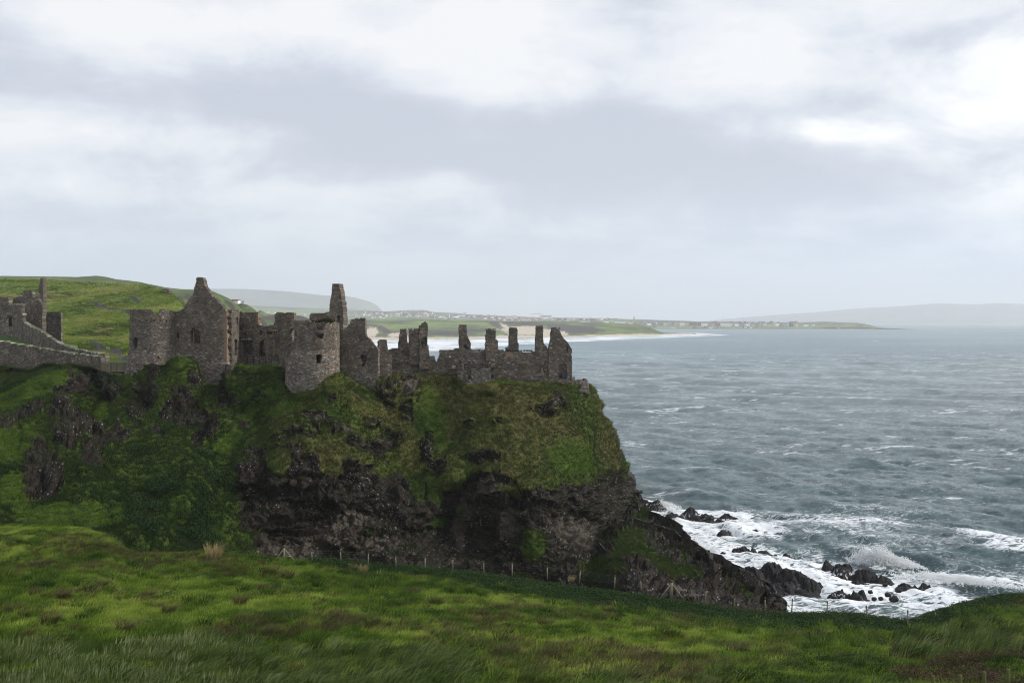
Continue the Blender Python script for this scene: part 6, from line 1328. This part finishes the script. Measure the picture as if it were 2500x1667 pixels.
    tone = np.clip(.10+dr*.75+r.normal(size=n)*.2, 0, 1)
    hx, hy = HPX.ravel()[idx], HPY.ravel()[idx]; fresh = np.zeros(n)
    for e in ((80, 960, 150, 34, -.3), (170, 925, 50, 18, .1), (30, 1080, 80, 60, 0), (250, 1010, 18, 60, .1), (620, 1000, 90, 22, -.8), (560, 1080, 60, 30, -.8), (436, 880, 34, 16, 0), (620, 905, 70, 18, 0), (690, 1000, 60, 20, -.3), (1050, 1000, 40, 80, 0), (820, 930, 50, 14, 0), (1390, 1115, 90, 60, .2), (1230, 940, 130, 12, 0), (1000, 925, 40, 10, 0), (900, 1000, 40, 20, .5), (40, 1200, 80, 60, 0), (1080, 1060, 30, 60, 0), (180, 1260, 200, 40, 0), (300, 930, 30, 20, -.5)):
        fresh = np.maximum(fresh, np.clip(ell(hx, hy, *e)*2, 0, 1))
    fr = fresh+fbm(P[:, 0], P[:, 1], P[:, 2], 3, 3, .6, 90)*.6 > .45
    scatter('fresh_grass', P[fr], r.uniform(.6, 1.2, fr.sum()), r.uniform(-1.2, 1.2, fr.sum()), np.clip(.30+r.normal(size=fr.sum())*.2, 0, 1), tuft_mesh('tuft', 14, .25, .5, .35, .8, .022, 72, MG, 2, (.15, -.4)), 'fresh green grass on the banks of the headland')
    low = sstep(hy, 1080, 1180)*(1-sstep(hx, 520, 620)); tone = np.clip(tone-.22*low, 0, 1)
    P = P[~fr]; tone = tone[~fr]; n = len(P)
    # tufts that give the sunlit hillside its grain
    ho = bpy.data.objects['hillside'].data; V = np.empty(len(ho.vertices)*3, np.float32); ho.vertices.foreach_get('co', V); V = V.reshape(-1, 3); RK = np.empty(len(V), np.float32); ho.attributes['rock'].data.foreach_get('value', RK)
    hpx, hpy = to_px(V[:, 0], V[:, 1], V[:, 2]); ok = np.where((hpx > -20) & (hpx < 460) & (RK < .4) & (V[:, 1] < 560))[0]; ix = r.choice(ok, 26000); Q = V[ix]+r.normal(size=(26000, 3))*(.8, .9, .0)
    tn = np.clip(.45+fbm(Q[:, 0], Q[:, 1], 0*Q[:, 0], 18, 4, .6, 93)*1.1+r.normal(size=26000)*.15, 0, 1)
    scatter('hill_grass', Q, r.uniform(.8, 1.9, 26000), r.uniform(-1, 1, 26000), tn, tuft_mesh('tuft', 16, .3, .6, .5, .8, .035, 73, mat_blade('hill_blades', (.06, .09, .016), (.18, .25, .04), (.36, .36, .11)), 2), 'rough grass over the sunlit hillside')
    scatter('cliff_grass', P, r.uniform(.7, 1.5, n), r.uniform(-1.2, 1.2, n), tone, tuft_mesh('tuft', 12, .3, .62, .3, .9, .022, 71, MH, 2, (.15, -.5)), 'rough grass hanging on the slopes of the headland')
    # scrub in the ravine
    n = 3200; px = 430+r.normal(size=n)*62; py = 1225+r.normal(size=n)*70; d = ctrl_depth(px, py); P = P3(px, py, d); q = fbm(P[:, 0], P[:, 1], P[:, 2], 5, 3, .6, 68); P = P[q > .08]; n = len(P)
    scatter('scrub', P, r.uniform(.8, 2.2, n), r.uniform(0, 6, n), r.random(n)*.5, leafy_mesh('tuft', 40, .5, .6, .11, 12, MN), 'dark scrub in the hollow of the ravine')
build_vegetation()
# ------------------------------------------------------------------ haze
def build_haze():
    m = bpy.data.materials.new('haze_air'); m.use_nodes = True; t = m.node_tree; t.nodes.clear(); g = G(t)
    out = g('ShaderNodeOutputMaterial'); v = g('ShaderNodeVolumePrincipled', {'Color': (0.93, 0.96, 1.0, 1), 'Density': 0.000075, 'Anisotropy': 0.2}); g.l.new(v.outputs[0], out.inputs['Volume'])
    x0, x1, y0, y1, z0, z1 = -27000, 32000, -600, 31000, -48, 700
    V = [(x, y, z) for z in (z0, z1) for y in (y0, y1) for x in (x0, x1)]
    me = bpy.data.meshes.new('haze'); me.from_pydata(V, [], [(0, 2, 3, 1), (4, 5, 7, 6), (0, 1, 5, 4), (2, 6, 7, 3), (0, 4, 6, 2), (1, 3, 7, 5)]); me.materials.append(m)
    tag(obj('haze', me), kind='stuff')
build_haze()
